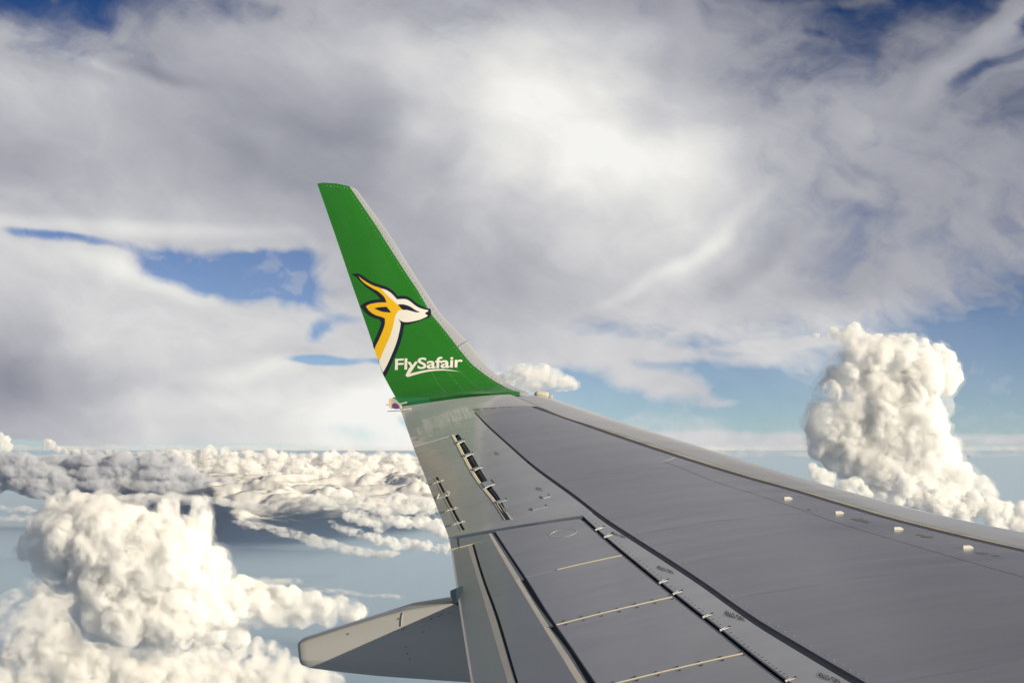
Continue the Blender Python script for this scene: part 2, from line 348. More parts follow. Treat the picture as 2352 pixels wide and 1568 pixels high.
L4p = [(1503.5, 1051.7), (1561.5, 1072.8), (1661, 1111.8), (1722.7, 1130.7), (1837.5, 1169), (1927, 1200.7), (2131.8, 1262), (2352, 1325)]
Hp = [(1336.7, 1182.8), (1439.5, 1272), (1549.6, 1360.6), (1616.8, 1413), (1657, 1443.9), (1721.6, 1495.7), (1807.5, 1560.7)]
SAp = [(1136.5, 1217.5), (1171, 1270), (1206, 1321.7), (1263, 1412), (1300, 1466), (1369.6, 1568)]
Gp = [(1121, 1221), (1146, 1267), (1184, 1332), (1206, 1368.6), (1263.3, 1463), (1328, 1568)]
D2rp = [(1089, 1247.4), (1096.2, 1272.7), (1114.8, 1332.2), (1138.5, 1395), (1191, 1568)]
D2lp = [(1084.7, 1248.4), (1091.2, 1274.4), (1109, 1332.2), (1131.5, 1395), (1185, 1568)]
D3p = [(1073, 1251), (1085, 1290.4), (1097, 1330.5), (1166.6, 1568)]
AFp = [(1062, 1009), (1066.4, 1015.2), (1120.2, 1103.6), (1149.7, 1145.9), (1171.6, 1194.6)]
ALp = [(1049.8, 1015), (1102.3, 1107.4), (1138.2, 1152.3), (1166.4, 1196.5)]
TBp = [(1004.8, 1092.8), (1069.4, 1217.6)]
L1 = Line(L1p); L2f = Line(off_px(L2p, -1)); L2a = Line(off_px(L2p, 4.6)); L3f = Line(off_px(L3c, [-w for w in w3])); L3a = Line(off_px(L3c, w3))
L4 = Line(L4p); H = Line(Hp); SA = Line(SAp); G = Line(Gp); D2r = Line(D2rp); D2l = Line(D2lp); D3 = Line(D3p); AF = Line(AFp); AL = Line(ALp); TB = Line(TBp)
LEf = lambda q: le(q); TEf = lambda q: te(q)
sep = lambda a, b: (inv([a])[0, 0], inv([b])[0, 0])

def grid_shell(top, bot):
    """closed plate from two (n, m, 3) sheets"""
    n, m = top.shape[:2]; V = np.concatenate([top.reshape(-1, 3), bot.reshape(-1, 3)]); N = n*m; Fc = []
    for i in range(n-1):
        for j in range(m-1):
            a = i*m+j; Fc.append((a, a+m, a+m+1, a+1)); Fc.append((N+a, N+a+1, N+a+m+1, N+a+m))
    ring = [i*m for i in range(n)]+[(n-1)*m+j for j in range(1, m)]+[i*m+m-1 for i in range(n-2, -1, -1)]+[j for j in range(m-2, 0, -1)]
    for k in range(len(ring)):
        a, b = ring[k], ring[(k+1) % len(ring)]; Fc.append((b, a, N+a, N+b))
    return V, Fc
def plate(name, mat, sA, sB, fA, fB, off=0., th=.009, n=None, m=8, parent=wing, power=1., offB=None, gap=0., label=None, mk=True):
    """skin plate: front edge x=fA(s) for s in sA=(out,in), aft edge x=fB(s) for s in sB"""
    n = n or max(3, int(abs(sA[0]-sA[1])*7)+2)
    r = np.linspace(0, 1, n)[:, None]; q = np.linspace(0, 1, m)[None, :]**power
    a = sA[0]+(sA[1]-sA[0])*r; b = sB[0]+(sB[1]-sB[0])*r
    xa, xb = fA(a)-gap, fB(b)+gap
    s = a+(b-a)*q; x = xa+(xb-xa)*q
    o = off+((offB if offB is not None else off)-off)*q
    V, Fc = grid_shell(surf(s, x, o+0*s), surf(s, x, o-th+0*s))
    if not mk: return V, Fc
    ob = apart(name, V, Fc, mat, parent, label=label); return shade(ob, 35)
def join(parts):
    V, Fc = [], []; k = 0
    for v, f in parts: V.append(v); Fc += [tuple(i+k for i in g) for g in f]; k += len(v)
    return np.concatenate(V), Fc

SIN = 6.2
# dark inner box of the wing, seen only down the gaps
s = np.linspace(SIN+.02, 16.98, 90)[:, None]; t = (np.linspace(0, 1, 26)[None, :])**1.6
x = le(s)-.02+(te(s)+.05-le(s)+.02)*t
V, Fc = grid_shell(surf(s, x, -.007-.010*np.minimum(1, (1-t)*6)), surf(s, x, .010*np.minimum(1, (1-t)*6), low=True))
shade(apart('wing_box', V, Fc, M_dark))
x = le(s)+(te(s)-le(s))*t
V, Fc = grid_shell(surf(s, x, -.001, low=True), surf(s, x, -.007, low=True)); shade(apart('lower_skin', V, Fc, M_under))

sJ = sep((1529, 1013.7), (1529, 1013.7))[0]
plate('leading_edge_slat', M_slat, (16.97, sJ+.01), (16.8, sJ+.01), LEf, L1, m=16, power=2.2, th=.01)
plate('leading_edge_slat', M_slat, (sJ-.01, SIN), (sJ-.01, SIN), LEf, L1, m=16, power=2.2, th=.01)
plate('slat_track_strip', M_strip, (16.8, SIN), (16.25, SIN), L1, L2f, gap=.006, m=3)
plate('nose_seal_strip', M_navyline, (16.25, SIN), (16.25, SIN), L2f, L2a, off=-.002, m=3, th=.007)
s4 = L4.s1
Lm = Line(sx=[(q, float(L4(q))) for q in np.linspace(SIN, s4-.25, 20)]+[(s4-.06, float(L4(s4))+.015)])
plate('wing_box_skin', M_skin, (s4, SIN), (s4, SIN), L2a, lambda q: np.where(q > s4-.12, L2a(q)+(L4(q)-L2a(q))*np.sqrt(np.clip((s4-q)/.12, 0, 1)), L4(q)), m=9, gap=.001)
plate('wing_box_skin', M_skin, (s4+.004, SIN), (s4+.004, SIN), lambda q: np.where(q > s4-.12, L2a(q)+(L4(q)-L2a(q))*np.sqrt(np.clip((s4-q)/.12, 0, 1)), L4(q))-.004, L3f, m=12, gap=.0)
plate('wing_box_skin', M_skin, (16.25, s4+.004), (16.47, s4+.004), L2a, L3f, m=12)
plate('spar_sealant', M_seal, (16.47, SIN), (16.47, SIN), L3f, L3a, off=-.003, m=3, th=.006)
tl = inv([(1085, 940), (1143, 935.5), (1194.6, 933.2), (1233, 933.6)])
def thin_line(name, sx, w, mat, off=.0006, th=.0025, parent=wing, mk=True):
    sx = np.asarray(sx, float); d = np.gradient(sx, axis=0); nn = np.stack([-d[:, 1], d[:, 0]], 1); nn /= np.linalg.norm(nn, axis=1)[:, None]
    q = np.linspace(-1, 1, 3)[None, :, None]; g = sx[:, None, :]+nn[:, None, :]*q*w/2
    V, Fc = grid_shell(surf(g[..., 0], g[..., 1], off), surf(g[..., 0], g[..., 1], off-th))
    return apart(name, V, Fc, mat, parent) if mk else (V, Fc)
def dens(p, k=8):
    p = np.asarray(p, float); return np.concatenate([p[i]+(p[i+1]-p[i])*np.linspace(0, 1, k, endpoint=False)[:, None] for i in range(len(p)-1)]+[p[-1:]])
# tip panel
plate('tip_panel', M_aft, (16.96, 16.25), (17.16, 16.47), lambda q: L1(q)-.006, TEf, m=18)
thin_line('panel_joint', dens(tl), .012, M_seal)
plate('trailing_edge_panel', M_aft, (16.468, 15.70), (16.468, 15.70), L3a, TEf, m=14)
sa0, sa1 = 15.695, 12.73
plate('trailing_edge_panel', M_aft, (15.698, sa1), (15.698, sa1), L3a, AF, m=8)
Hx = Line(sx=[tuple(q) for q in inv([(1165.5, 1195), (1250, 1189), (1300, 1186.5), (1334, 1182)])])
sH = Hx.s0
plate('trailing_edge_panel', M_aft, (sa1-.002, sH), (sa1-.002, sH), L3a, Hx, m=8)
plate('trailing_edge_panel', M_aft, (sH-.002, SIN), (sH-.002, SIN), L3a, H, m=5, gap=.004)
# aileron cove, aileron, tab
plate('aileron_cove', M_navyline, (sa0-.02, sa1+.35), (sa0-.02, sa1+.35), lambda q: AF(q)-.004, lambda q: AF(q)*.45+AL(q)*.55, off=-.012, offB=-.02, m=3, th=.004)
plate('aileron_cove', M_fstrip, (sa1+.33, sa1+.02), (sa1+.33, sa1+.02), lambda q: AF(q)-.006, lambda q: AF(q)*.35+AL(q)*.65, off=-.003, m=3, th=.006)
sT0, sT1 = TB.s1, 12.76
ail = apart('aileron', *join([plate('', None, (sa0-.014, sT0), (sa0-.014, sT0), AL, TEf, m=10, mk=False, off=-.001), plate('', None, (sT0, sT1), (sT0, sT1-.02), AL, TB, m=8, mk=False, off=-.001)]), M_gloss); shade(ail, 35)
plate('aileron_nose', M_cream, (sa0, sT1), (sa0, sT1), lambda q: AL(q)+.010, lambda q: AL(q)-.012, off=-.006, offB=.0012, m=4, th=.006, parent=ail)
plate('trim_tab', M_gloss, (sT0-.01, 12.79), (sT0-.01, 12.80), lambda q: TB(q)-.022, TEf, m=6, parent=ail)
plate('tab_edge', M_cream, (sT0-.01, 12.80), (sT0-.01, 12.80), lambda q: TB(q)-.019, lambda q: TB(q)-.026, m=2, off=.0015, th=.004, parent=ail)
# end strip between aileron and flap, raised
e0 = inv([(1164.5, 1197), (1069, 1218.5), (1030.5, 1228.5)]); e1 = inv([(1338, 1186), (1136, 1216.8), (1031, 1236)])
a0, a1 = dens(e0, 6), dens(inv([(1338, 1186), (1237, 1201), (1136, 1217.2), (1080, 1227), (1031.5, 1236)]), 6)
e0d = dens(inv([(1320, 1183.5), (1240, 1188), (1166, 1196.3), (1069.5, 1218.5), (1029.5, 1229.5)]), 6)
def ribbon(name, A, B, mat, off, th, parent=wing, m=3, label=None):
    A, B = np.asarray(A), np.asarray(B); k = max(len(A), len(B)); rs = lambda Z: np.stack([np.interp(np.linspace(0, 1, k), np.linspace(0, 1, len(Z)), Z[:, i]) for i in (0, 1)], 1)
    A, B = rs(A), rs(B); q = np.linspace(0, 1, m)[None, :, None]; g = A[:, None]+(B-A)[:, None]*q
    V, Fc = grid_shell(surf(g[..., 0], g[..., 1], off), surf(g[..., 0], g[..., 1], off-th)); return shade(apart(name, V, Fc, mat, parent, label=label), 30)
ribbon('flap_end_rail', e0d, a1, M_aft, .008, .024)
# spoilers
cuts = [(1440, 1272), (1556, 1367.5), (1722, 1496)]; cutb = [(1207.5, 1325), (1284, 1432.5), (1395, 1573)]
sF = [inv([(1341, 1187)])[0, 0]]+[inv([c])[0, 0] for c in cuts]; sR = [inv([(1137, 1219)])[0, 0]]+[inv([c])[0, 0] for c in cutb]
d = np.mean(np.diff(sF[1:])); sF += [sF[-1]-1.25, sF[-1]-2.45, SIN]; sR += [sR[-1]-1.25, sR[-1]-2.45, SIN]
Hb = lambda q: H(q)-.028
spo = []
for i in range(len(sF)-1):
    g = .003
    o = plate('spoiler' if i else 'fixed_flap_cover', M_spoil, (sF[i]-g-.02*(i == 0), sF[i+1]+g), (sR[i]-g-.01*(i == 0), sR[i+1]+g), Hb, SA, m=10, th=.02 if i else .014, off=0.)
    spo.append(o)
    if i: 
        A = dens(np.array([(sF[i], float(Hb(sF[i]))), (sR[i], float(SA(sR[i])))]), 12); k = len(A) if i > 1 else 9
        thin_line('sunlit_edge_seal', A[:k], .0065, M_cream, off=.003, th=.005, parent=o)  # cream strip on the sealed edge paints the sun it catches
# light hinge line in the dark slot
thin_line('hinge_rod', [(q, float(H(q))-.016) for q in np.linspace(sF[0]-.05, SIN, 60)], .006, M_flap, off=-.008, th=.004)
# hinge fingers over the slot
for (u, v) in [(1385, 1226.5), (1419, 1256.5), (1641, 1442)][:2]+[(1640, 1441), (0, 0)][:0]: pass
fing = []
for cu, cv in [(620, 230), (695, 293), (1165, 683), (1283, 778), (1538, 976), (1685, 1088), (2245, 1522)]:
    u0, v0 = (2100+cu/2.138)/1.7415, (2000+cv/2.138)/1.7415; L = 14+5*(cu/2200); 
    A = inv([(u0+L*.98, v0-L*.16), (u0-6, v0+4.4)]); B = inv([(u0+L*1.02, v0+1.8-L*.16), (u0-4, v0+6.6)])
    o = ribbon('spoiler_hinge_finger', dens(A, 4), dens(B, 4), M_aft, .002, .009)
    A2 = inv([(u0+2, v0+2.2), (u0-6.5, v0+5.2)]); 
    ribbon('finger_edge', dens(inv([(u0+L*.5, v0+.3-L*.08), (u0-6, v0+5.8)]), 3), dens(inv([(u0+L*.5, v0+.6-L*.08), (u0-5.5, v0+6.2)]), 3), M_strip, .0035, .0025, parent=o)
    ribbon('finger_slot', inv([(u0+L*.80, v0-L*.135), (u0+L*1.08, v0-L*.17)]), inv([(u0+L*.84, v0+2.6-L*.135), (u0+L*1.1, v0+1.6-L*.17)]), M_black, .0042, .003, parent=o)
# flap
s3 = sR[0]
def pl2(name, mat, fA, fB, s0, s1, **k): return plate(name, mat, (s0, s1), (k.pop('b0', s0), k.pop('b1', s1)), fA, fB, **k)
c1 = Line([(1131, 1218.5), (1152.6, 1251), (1203, 1327)]); c2 = Line([(1198, 1329.6), (1238, 1391.5), (1270, 1433.7)]); c3 = Line([(1262, 1436), (1298.5, 1481.5), (1352, 1568)])
pl2('flap_cove_strip', M_fstrip, c1, G, s3-.01, c1.s0, off=-.006, offB=-.002, m=4, th=.006)
pl2('flap_cove_strip', M_fstrip, c2, G, c1.s0-.001, c2.s0, off=-.006, offB=-.002, m=4, th=.006)
pl2('flap_cove_strip', M_fstrip, c3, G, c2.s0-.001, SIN, off=-.006, offB=-.002, m=4, th=.006)
sE = inv([(1090, 1246.5)])[0, 0]; sE2 = inv([(1036, 1260.5)])[0, 0]
flap = apart('flap', *join([plate('', None, (s3, sE), (inv([(1032.5, 1238)])[0, 0], sE2), G, TEf, m=12, mk=False, off=-.002), plate('', None, (sE-.0005, SIN), (sE-.0005, SIN), G, D2r, m=7, mk=False, off=-.002)]), M_flap); shade(flap, 35)
pl2('flap_light_strip', M_fstrip, D2l, D3, sE-.004, SIN, off=-.004, m=3, parent=flap, th=.005)
pl2('aft_flap', M_flap, lambda q: D3(q)-.001, TEf, sE-.004, SIN, b0=sE2-.004, off=-.004, m=8, parent=flap, th=.005)
ribbon('flap_end_edge', dens(inv([(1106, 1243.5), (1090, 1246.3), (1037, 1260)]), 4), dens(inv([(1106, 1244.3), (1090, 1247.2), (1037, 1261.2)]), 4), M_cream, .001, .004, parent=flap)
thin_line('flap_patch_edge', dens(inv([(1052, 1234), (1054.5, 1257)]), 4), .006, M_seal, off=-.001, th=.003, parent=flap)
# aileron hinge covers
c3z = lambda u, v: ((1500+u/2.24)/1.7415, (1500+v/2.24)/1.7415)
for fo, fi, ao, ai in [((800, 574), (806, 588), (728, 598), (740, 612)), ((878, 690), (883, 703), (788, 716), (812, 728)), ((959, 811), (964, 824), (871, 838), (892, 850)), ((1045, 938), (1075, 975), (957, 966), (988, 1006)), ((1180, 1104), (1186, 1119), (1079, 1132), (1090, 1144))]:
    o = ribbon('aileron_hinge_cover', dens(inv([c3z(*fo), c3z(*ao)]), 4), dens(inv([c3z(*fi), c3z(*ai)]), 4), M_aft, .004, .010)
    ribbon('cover_slot', inv([c3z(*fo), c3z(*fi)]), inv([c3z(fo[0]-5, fo[1]+1), c3z(fi[0]-5, fi[1]+1)]), M_black, .0052, .003, parent=o)
    ribbon('cover_edge', inv([c3z(ai[0]-4, ai[1]-3), c3z(ai[0]+(fi[0]-ai[0])*.35, ai[1]+(fi[1]-ai[1])*.35)]), inv([c3z(ai[0]+2, ai[1]+2), c3z(ai[0]+(fi[0]-ai[0])*.35, ai[1]+(fi[1]-ai[1])*.35+3)]), M_aft, .0052, .003, parent=o)
# dark slot next to the rail
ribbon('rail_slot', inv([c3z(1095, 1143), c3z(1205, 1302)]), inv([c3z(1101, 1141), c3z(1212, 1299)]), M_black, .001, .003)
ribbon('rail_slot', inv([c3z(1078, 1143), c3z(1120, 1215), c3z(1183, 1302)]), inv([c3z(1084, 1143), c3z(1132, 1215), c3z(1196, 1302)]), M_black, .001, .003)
# tab hinges: little brackets with bolts
def bolt_bm(V, Fc, c, ex, ey, ez, r, h, k=6):
    b = len(V)
    for z in (0, h):
        for i in range(k):
            a = 2*math.pi*i/k; V.append(c+ex*r*math.cos(a)+ey*r*math.sin(a)+ez*z)
    for i in range(k): j = (i+1) % k; Fc.append((b+i, b+j, b+k+j, b+k+i))
    Fc.append(tuple(b+k+i for i in range(k)))
def frame_at(s, x, off=0):
    p = surf(s, x, off); ex = surf(s, x+.01, off)-p; ex = ex/np.linalg.norm(ex); ey = surf(s+.01, x, off)-p; ey -= ex*(ey@ex); ey /= np.linalg.norm(ey)
    return p, ex, ey, np.cross(ex, ey)
for k, (u, v) in enumerate([(575, 958), (622, 1078), (695, 1205), (757, 1327)]):
    sx = inv([c3z(u, v)])[0]; big = k == 1
    V, Fc = [], []; p, ex, ey, ez = frame_at(sx[0], sx[1], .002); V = list(); 
    hw = .05 if big else .012
    for dz in (0, .006):
        for dx, dy in ((-.05, -hw), (.035, -hw), (.035, hw), (-.05, hw)): V.append(p+ex*dx+ey*dy+ez*dz)
    Fc = [(0, 3, 2, 1), (4, 5, 6, 7), (0, 1, 5, 4), (1, 2, 6, 5), (2, 3, 7, 6), (3, 0, 4, 7)]
    br_ = apart('tab_hinge', np.array(V), Fc, M_gloss, ail)
    for dx, dy in ([(-.045, -.05), (-.045, -.025), (-.045, 0), (-.045, .025), (-.045, .05), (.02, -.05), (.02, .05)] if big else [(-.03, -.011), (-.012, .012), (.02, 0)]):
        V, Fc = [], []; bolt_bm(V, Fc, p+ex*dx+ey*dy+ez*.006, ex, ey, ez, .0055, .004); apart('bolt', np.array(V), Fc, M_bolt, br_)
# access covers
for q in ([(1553, 1064), (1573, 1085), (1480, 1084), (1503, 1106)], [(1530, 1158), (1546, 1178), (1393, 1192), (1409, 1212)]):
    fo, fi, ao, ai = [c3z(*z) for z in q]; o = ribbon('access_cover', dens(inv([fo, ao]), 4), dens(inv([fi, ai]), 4), M_aft, .0022, .004)
    ribbon('cover_edge', inv([fo, fi]), inv([(fo[0]-1.6, fo[1]), (fi[0]-1.6, fi[1])]), M_seal, .003, .002, parent=o)
    ribbon('cover_edge', inv([ao, ai]), inv([(ao[0]+1.6, ao[1]), (ai[0]+1.6, ai[1])]), M_seal, .003, .002, parent=o)
    ribbon('cover_lip', inv([fi, ai]), inv([(fi[0]-.8, fi[1]-1), (ai[0]+.8, ai[1]-1)]), M_slat, .003, .002, parent=o)
# oval patch on the fixed cover
cx_, cy_ = (2100+325/2.138)/1.7415, (2000+282/2.138)/1.7415
el_ = [(cx_+31.5*math.cos(a)*.99+7*math.sin(a)*.18, cy_-31.5*math.cos(a)*.17+8.6*math.sin(a)) for a in np.linspace(0, 2*math.pi, 41)]
thin_line('oval_patch_ring', inv(el_), .004, M_aft, off=.0009, th=.0015, parent=spo[0])

# vortex generators
vg_px = [((1802, 1146), (1820.5, 1145.2)), ((1919.5, 1179), (1938.5, 1178.2)), ((2054.4, 1216), (2075, 1214.6)), ((2213, 1259), (2235.5, 1257.2))]
vg0 = None
for a, b in vg_px:
    q = inv([a, b]); p, ex, ey, ez = frame_at(q[0, 0], q[0, 1], 0); L = float(q[1, 1]-q[0, 1]); ex2 = surf(q[0, 0]-.01, q[1, 1])-surf(q[0, 0]-.01, q[0, 1]); 
    if vg0 is None:
        hgt = .030; prof = [(0, 0), (1, 0), (.97, .25), (.80, .72), (.66, .93), (.5, 1), (0, 1)]
        V = [np.array([px_*.098, dy, pz*hgt]) for dy in (-.0015, .0015) for px_, pz in prof]; n_ = len(prof)
        Fc = [tuple(range(n_)), tuple(range(2*n_-1, n_-1, -1))]+[(i, n_+i, n_+(i+1) % n_, (i+1) % n_) for i in range(n_)]
        V += [np.array(z) for z in ((-.005, -.002, .0), (.10, -.002, 0), (.10, .012, 0), (-.005, .012, 0), (-.005, -.002, .002), (.10, -.002, .002), (.10, .012, .002), (-.005, .012, .002))]
        b_ = 2*n_; Fc += [(b_+4, b_+5, b_+6, b_+7), (b_, b_+1, b_+5, b_+4), (b_+1, b_+2, b_+6, b_+5), (b_+2, b_+3, b_+7, b_+6), (b_+3, b_, b_+4, b_+7)]
        vg0 = link('vortex_generator', V, Fc, M_vg, wing); o = vg0
    else: o = vg0.copy(); COL.objects.link(o)
    dxv = ex*1.0; ez_ = np.cross(dxv, ey); sc = L/.098
    o.matrix_local = Matrix([[dxv[i]*sc, ey[i]*sc, ez_[i]*sc, (p-BASE_A)[i]] for i in range(3)]+[[0, 0, 0, 1]])
# oily stains near them
def blotch(u, v, a, b, seed, ang=0.):
    r_ = random.Random(seed); pts = []
    for i in range(18):
        t_ = 2*math.pi*i/18; k = r_.uniform(.6, 1.1); x_, y_ = a*k*math.cos(t_), b*k*math.sin(t_); pts.append((u+x_*math.cos(ang)-y_*math.sin(ang), v+x_*math.sin(ang)+y_*math.cos(ang)))
    return pts

# ------------------------------------------------------------------ flat print on the surface
def inside(poly, pts):
    poly = np.asarray(poly); x, y = pts[:, 0], pts[:, 1]; c = np.zeros(len(pts), bool); j = len(poly)-1
    for i in range(len(poly)):
        xi, yi = poly[i]; xj, yj = poly[j]; m = ((yi > y) != (yj > y)) & (x < (xj-xi)*(y-yi)/((yj-yi) if yj != yi else 1e-9)+xi); c ^= m; j = i
    return c
def smooth_poly(P_, k=4, keep=45):
    """rounds gentle corners, leaves sharp ones"""
    P_ = np.asarray(P_, float); n = len(P_); out_ = []
    for i in range(n):
        p0, p1, p2, p3 = P_[i-1], P_[i], P_[(i+1) % n], P_[(i+2) % n]
        def ang(a, b, c): u = b-a; v = c-b; return math.degrees(math.acos(np.clip(u@v/(np.linalg.norm(u)*np.linalg.norm(v)+1e-9), -1, 1)))
        t1 = (p2-p0)/2 if ang(p0, p1, p2) < keep else (p2-p1); t2 = (p3-p1)/2 if ang(p1, p2, p3) < keep else (p2-p1)
        for j in range(k):
            t = j/k; out_.append((2*t**3-3*t**2+1)*p1+(t**3-2*t**2+t)*t1+(-2*t**3+3*t**2)*p2+(t**3-t**2)*t2)
    return np.array(out_)
def decal(name, poly, mat, off, parent, lo, hi, step=9., sm=True, keep=45, th=.0012):
    Pg = smooth_poly(poly, 4, keep) if sm else np.asarray(poly, float); mn, mx = Pg.min(0), Pg.max(0)
    gx, gy = np.meshgrid(np.arange(mn[0]+step/2, mx[0], step), np.arange(mn[1]+step/2, mx[1], step)); g = np.stack([gx.ravel(), gy.ravel()], 1)
    if len(g): g = g[inside(Pg, g)]
    vs = [Vector(p) for p in Pg]+[Vector(p) for p in g]; n = len(Pg)
    vo, _, fo, *_r = delaunay_2d_cdt(vs, [], [list(range(n))], 1, 1e-4)
    P2 = np.array([tuple(v) for v in vo]); sx = inv(P2, lo, hi)
    top = surf(sx[:, 0], sx[:, 1], off)
    # wind towards the viewer
    f0 = fo[0]; nn = np.cross(top[f0[1]]-top[f0[0]], top[f0[2]]-top[f0[0]]); flip = nn@(EYE-top[f0[0]]) < 0
    Fc = [tuple(f[::-1]) if flip else tuple(f) for f in fo]
    return apart(name, top, Fc, mat, parent)
def text_px(txt, o_px, ux, vy, name, mat, off, parent, lo, hi, offset=.0, shear=0., space=1., size=1.0):
    cu = bpy.data.curves.new('t', 'FONT'); cu.body = txt; cu.offset = offset; cu.shear = shear; cu.space_character = space; cu.resolution_u = 3; cu.fill_mode = 'FRONT'
    ob = bpy.data.objects.new('t', cu); COL.objects.link(ob); dg = bpy.context.evaluated_depsgraph_get(); me = bpy.data.meshes.new_from_object(ob.evaluated_get(dg))
    co = np.array([v.co[:2] for v in me.vertices]); fc = [tuple(p.vertices) for p in me.polygons]
    bpy.data.objects.remove(ob); bpy.data.curves.remove(cu); bpy.data.meshes.remove(me)
    x0, x1 = co[:, 0].min(), co[:, 0].max(); capmax = .7
    q = np.stack([(co[:, 0]-x0)/(x1-x0), co[:, 1]/capmax], 1)
    pp = np.array(o_px)+q[:, :1]*np.array(ux)+q[:, 1:]*np.array(vy); sx = inv(pp, lo, hi); top = surf(sx[:, 0], sx[:, 1], off)
    f0 = fc[0]; nn = np.cross(top[f0[1]]-top[f0[0]], top[f0[2]]-top[f0[0]]); flip = nn@(EYE-top[f0[0]]) < 0
    return apart(name, top, [f[::-1] if flip else f for f in fc], mat, parent)

# NO STEP stencils
for (u, v, L, h) in [(1418, 1230, 31, 7), (1525.5, 1309.5, 36, 9), (1684.5, 1415.5, 44, 12), (1901.7, 1558.7, 50, 13)]:
    text_px('NO STEP', (u+L*.5, v+h*.05), (-L, -L*.30-2), (L*.10, h*.92), 'no_step_lettering', M_black, .0015, wing, 5.5, 17.05, offset=.012)
for (u, v, L, h) in [(1140.8, 1042.5, 10, 5), (1236.7, 1124, 14, 6)]:
    text_px('NO STEP', (u+L*.5, v+h*.1), (-L, -L*.2), (L*.2, h*.5), 'no_step_lettering', M_black, .0015, wing, 5.5, 17.05, offset=.012)
    text_px('NO STEP', (u+L*.5-1, v-h*.6), (-L, -L*.2), (L*.2, h*.5), 'no_step_lettering', M_black, .0015, wing, 5.5, 17.05, offset=.012)

# ------------------------------------------------------------------ winglet
LO, HI = 17.0, 20.2
JN = [(905, 931), (950, 922), (982, 916.8), (1055.4, 906.9), (1128.6, 903.2), (1168.8, 900.6), (1218, 902.5)]
TOPp = [(728.6, 421.8), (742.5, 419.6), (773, 421.5), (803, 428), (818, 434.5), (824, 442)]
BD = [(811.8, 441.8), (879.5, 544.3), (958.3, 665.1), (1049.8, 797), (1088.3, 840.9), (1146.8, 881.2), (1172.5, 895), (1200, 901.5)]
def st_of(px, lo=16.9, hi=20.2):
    a = inv(px, lo, hi); l = le(a[:, 0]); return a[:, 0], (l-a[:, 1])/(l-te(a[:, 0]))
js, jt = st_of(JN); o_ = np.argsort(jt); js, jt = js[o_], jt[o_]
ts, tt = st_of(TOPp, 19.0); o_ = np.argsort(tt); ts, tt = ts[o_], tt[o_]
bs, bt = st_of(BD); o_ = np.argsort(bs); bs, bt = bs[o_], bt[o_]
def sbot(t): return np.interp(t, jt, js)
def stop(t): return np.interp(t, tt, ts)
def wpart(t0f, t1f, n=46, m=12, pw=1., ext=0.):
    r = np.linspace(0, 1, n)[:, None]; q = np.linspace(0, 1, m)[None, :]**pw
    def side(low):
        # span first guess from a mean chord position, then blended between the junction and the top
        t = q*np.ones_like(r)
        for _ in range(4):
            s_ = sbot(t)-ext+(stop(t)-sbot(t)+ext)*r; t = t0f(s_)+(t1f(s_)-t0f(s_))*q
        x_ = le(s_)+(te(s_)-le(s_))*t
        return surf(s_, x_, 0, low=low)
    return grid_shell(side(False), side(True))
bdf = lambda s_: np.clip(np.interp(s_, bs, bt), .03, .6)
win = shade(apart('winglet', *wpart(lambda s_: bdf(s_)+.0, lambda s_: 1+0*s_, m=22), M_green), 40)
# aluminium nose wraps both sides
wle = apart('winglet_leading_edge', *wpart(lambda s_: 0*s_, lambda s_: bdf(s_)-.004, m=12, pw=2.0), M_alu, win); shade(wle, 60)
thin_line('leading_edge_joint', dens(inv([((1380+1600/3.267)/1.7415, (1060+990/3.267)/1.7415), ((1380+1465/3.267)/1.7415, (1060+1068/3.267)/1.7415)], LO, HI), 4), .005, M_rivet, off=.001, th=.002, parent=win)
thin_line('leading_edge_joint', dens(inv([(1150, 879.5), (1165, 878)], LO, HI), 4), .006, M_fstrip, off=.001, th=.002, parent=win)
# green tail fillet under the trailing edge
fo = inv([(985, 914.5), (940, 914.5), (902.5, 914.0)], 16.9, 17.6); fi = inv([(985, 917.5), (940, 926), (904, 931)], 16.9, 17.6)
ribbon('winglet_fillet', dens(fo, 4), dens(fi, 4), paint('fillet_green', (.02, .22, .07), .35, .4, .02), .012, .05, parent=win)
e2 = lambda L: [((1380+u/3.267)/1.7415, (1060+v/3.267)/1.7415) for u, v in L]
base = [(92, 120), (130, 112), (175, 112), (215, 130), (260, 160), (330, 208), (400, 240), (470, 262), (545, 285), (610, 325), (650, 360), (690, 408), (730, 402), (790, 405), (850, 428), (900, 470), (960, 515), (1020, 545), (1065, 565), (1116, 570), (1124, 600), (1124, 640), (1105, 685), (1060, 700), (1000, 722), (930, 748), (860, 768), (775, 785), (765, 840), (750, 920), (725, 1010), (690, 1110), (650, 1200), (600, 1310), (560, 1400), (524, 1462), (497, 1410), (445, 1268), (390, 1112), (368, 1052), (400, 960), (440, 870), (470, 790), (475, 745), (455, 712), (400, 695), (330, 665), (270, 615), (235, 575), (205, 537), (240, 505), (290, 478), (350, 460), (410, 452), (468, 448), (440, 405), (400, 370), (340, 325), (280, 285), (230, 235), (180, 185), (150, 155)]
yel = [(180, 150), (230, 190), (300, 235), (380, 275), (465, 305), (520, 365), (600, 440), (695, 525), (755, 583), (700, 600), (670, 645), (650, 700), (630, 800), (600, 900), (560, 1000), (510, 1110), (480, 1180), (447, 1262), (389, 1112), (440, 985), (490, 870), (520, 780), (523, 700), (480, 680), (400, 655), (340, 620), (300, 580), (275, 540), (320, 515), (390, 500), (450, 492), (545, 490), (520, 430), (480, 385), (430, 345), (350, 300), (270, 250), (210, 195)]
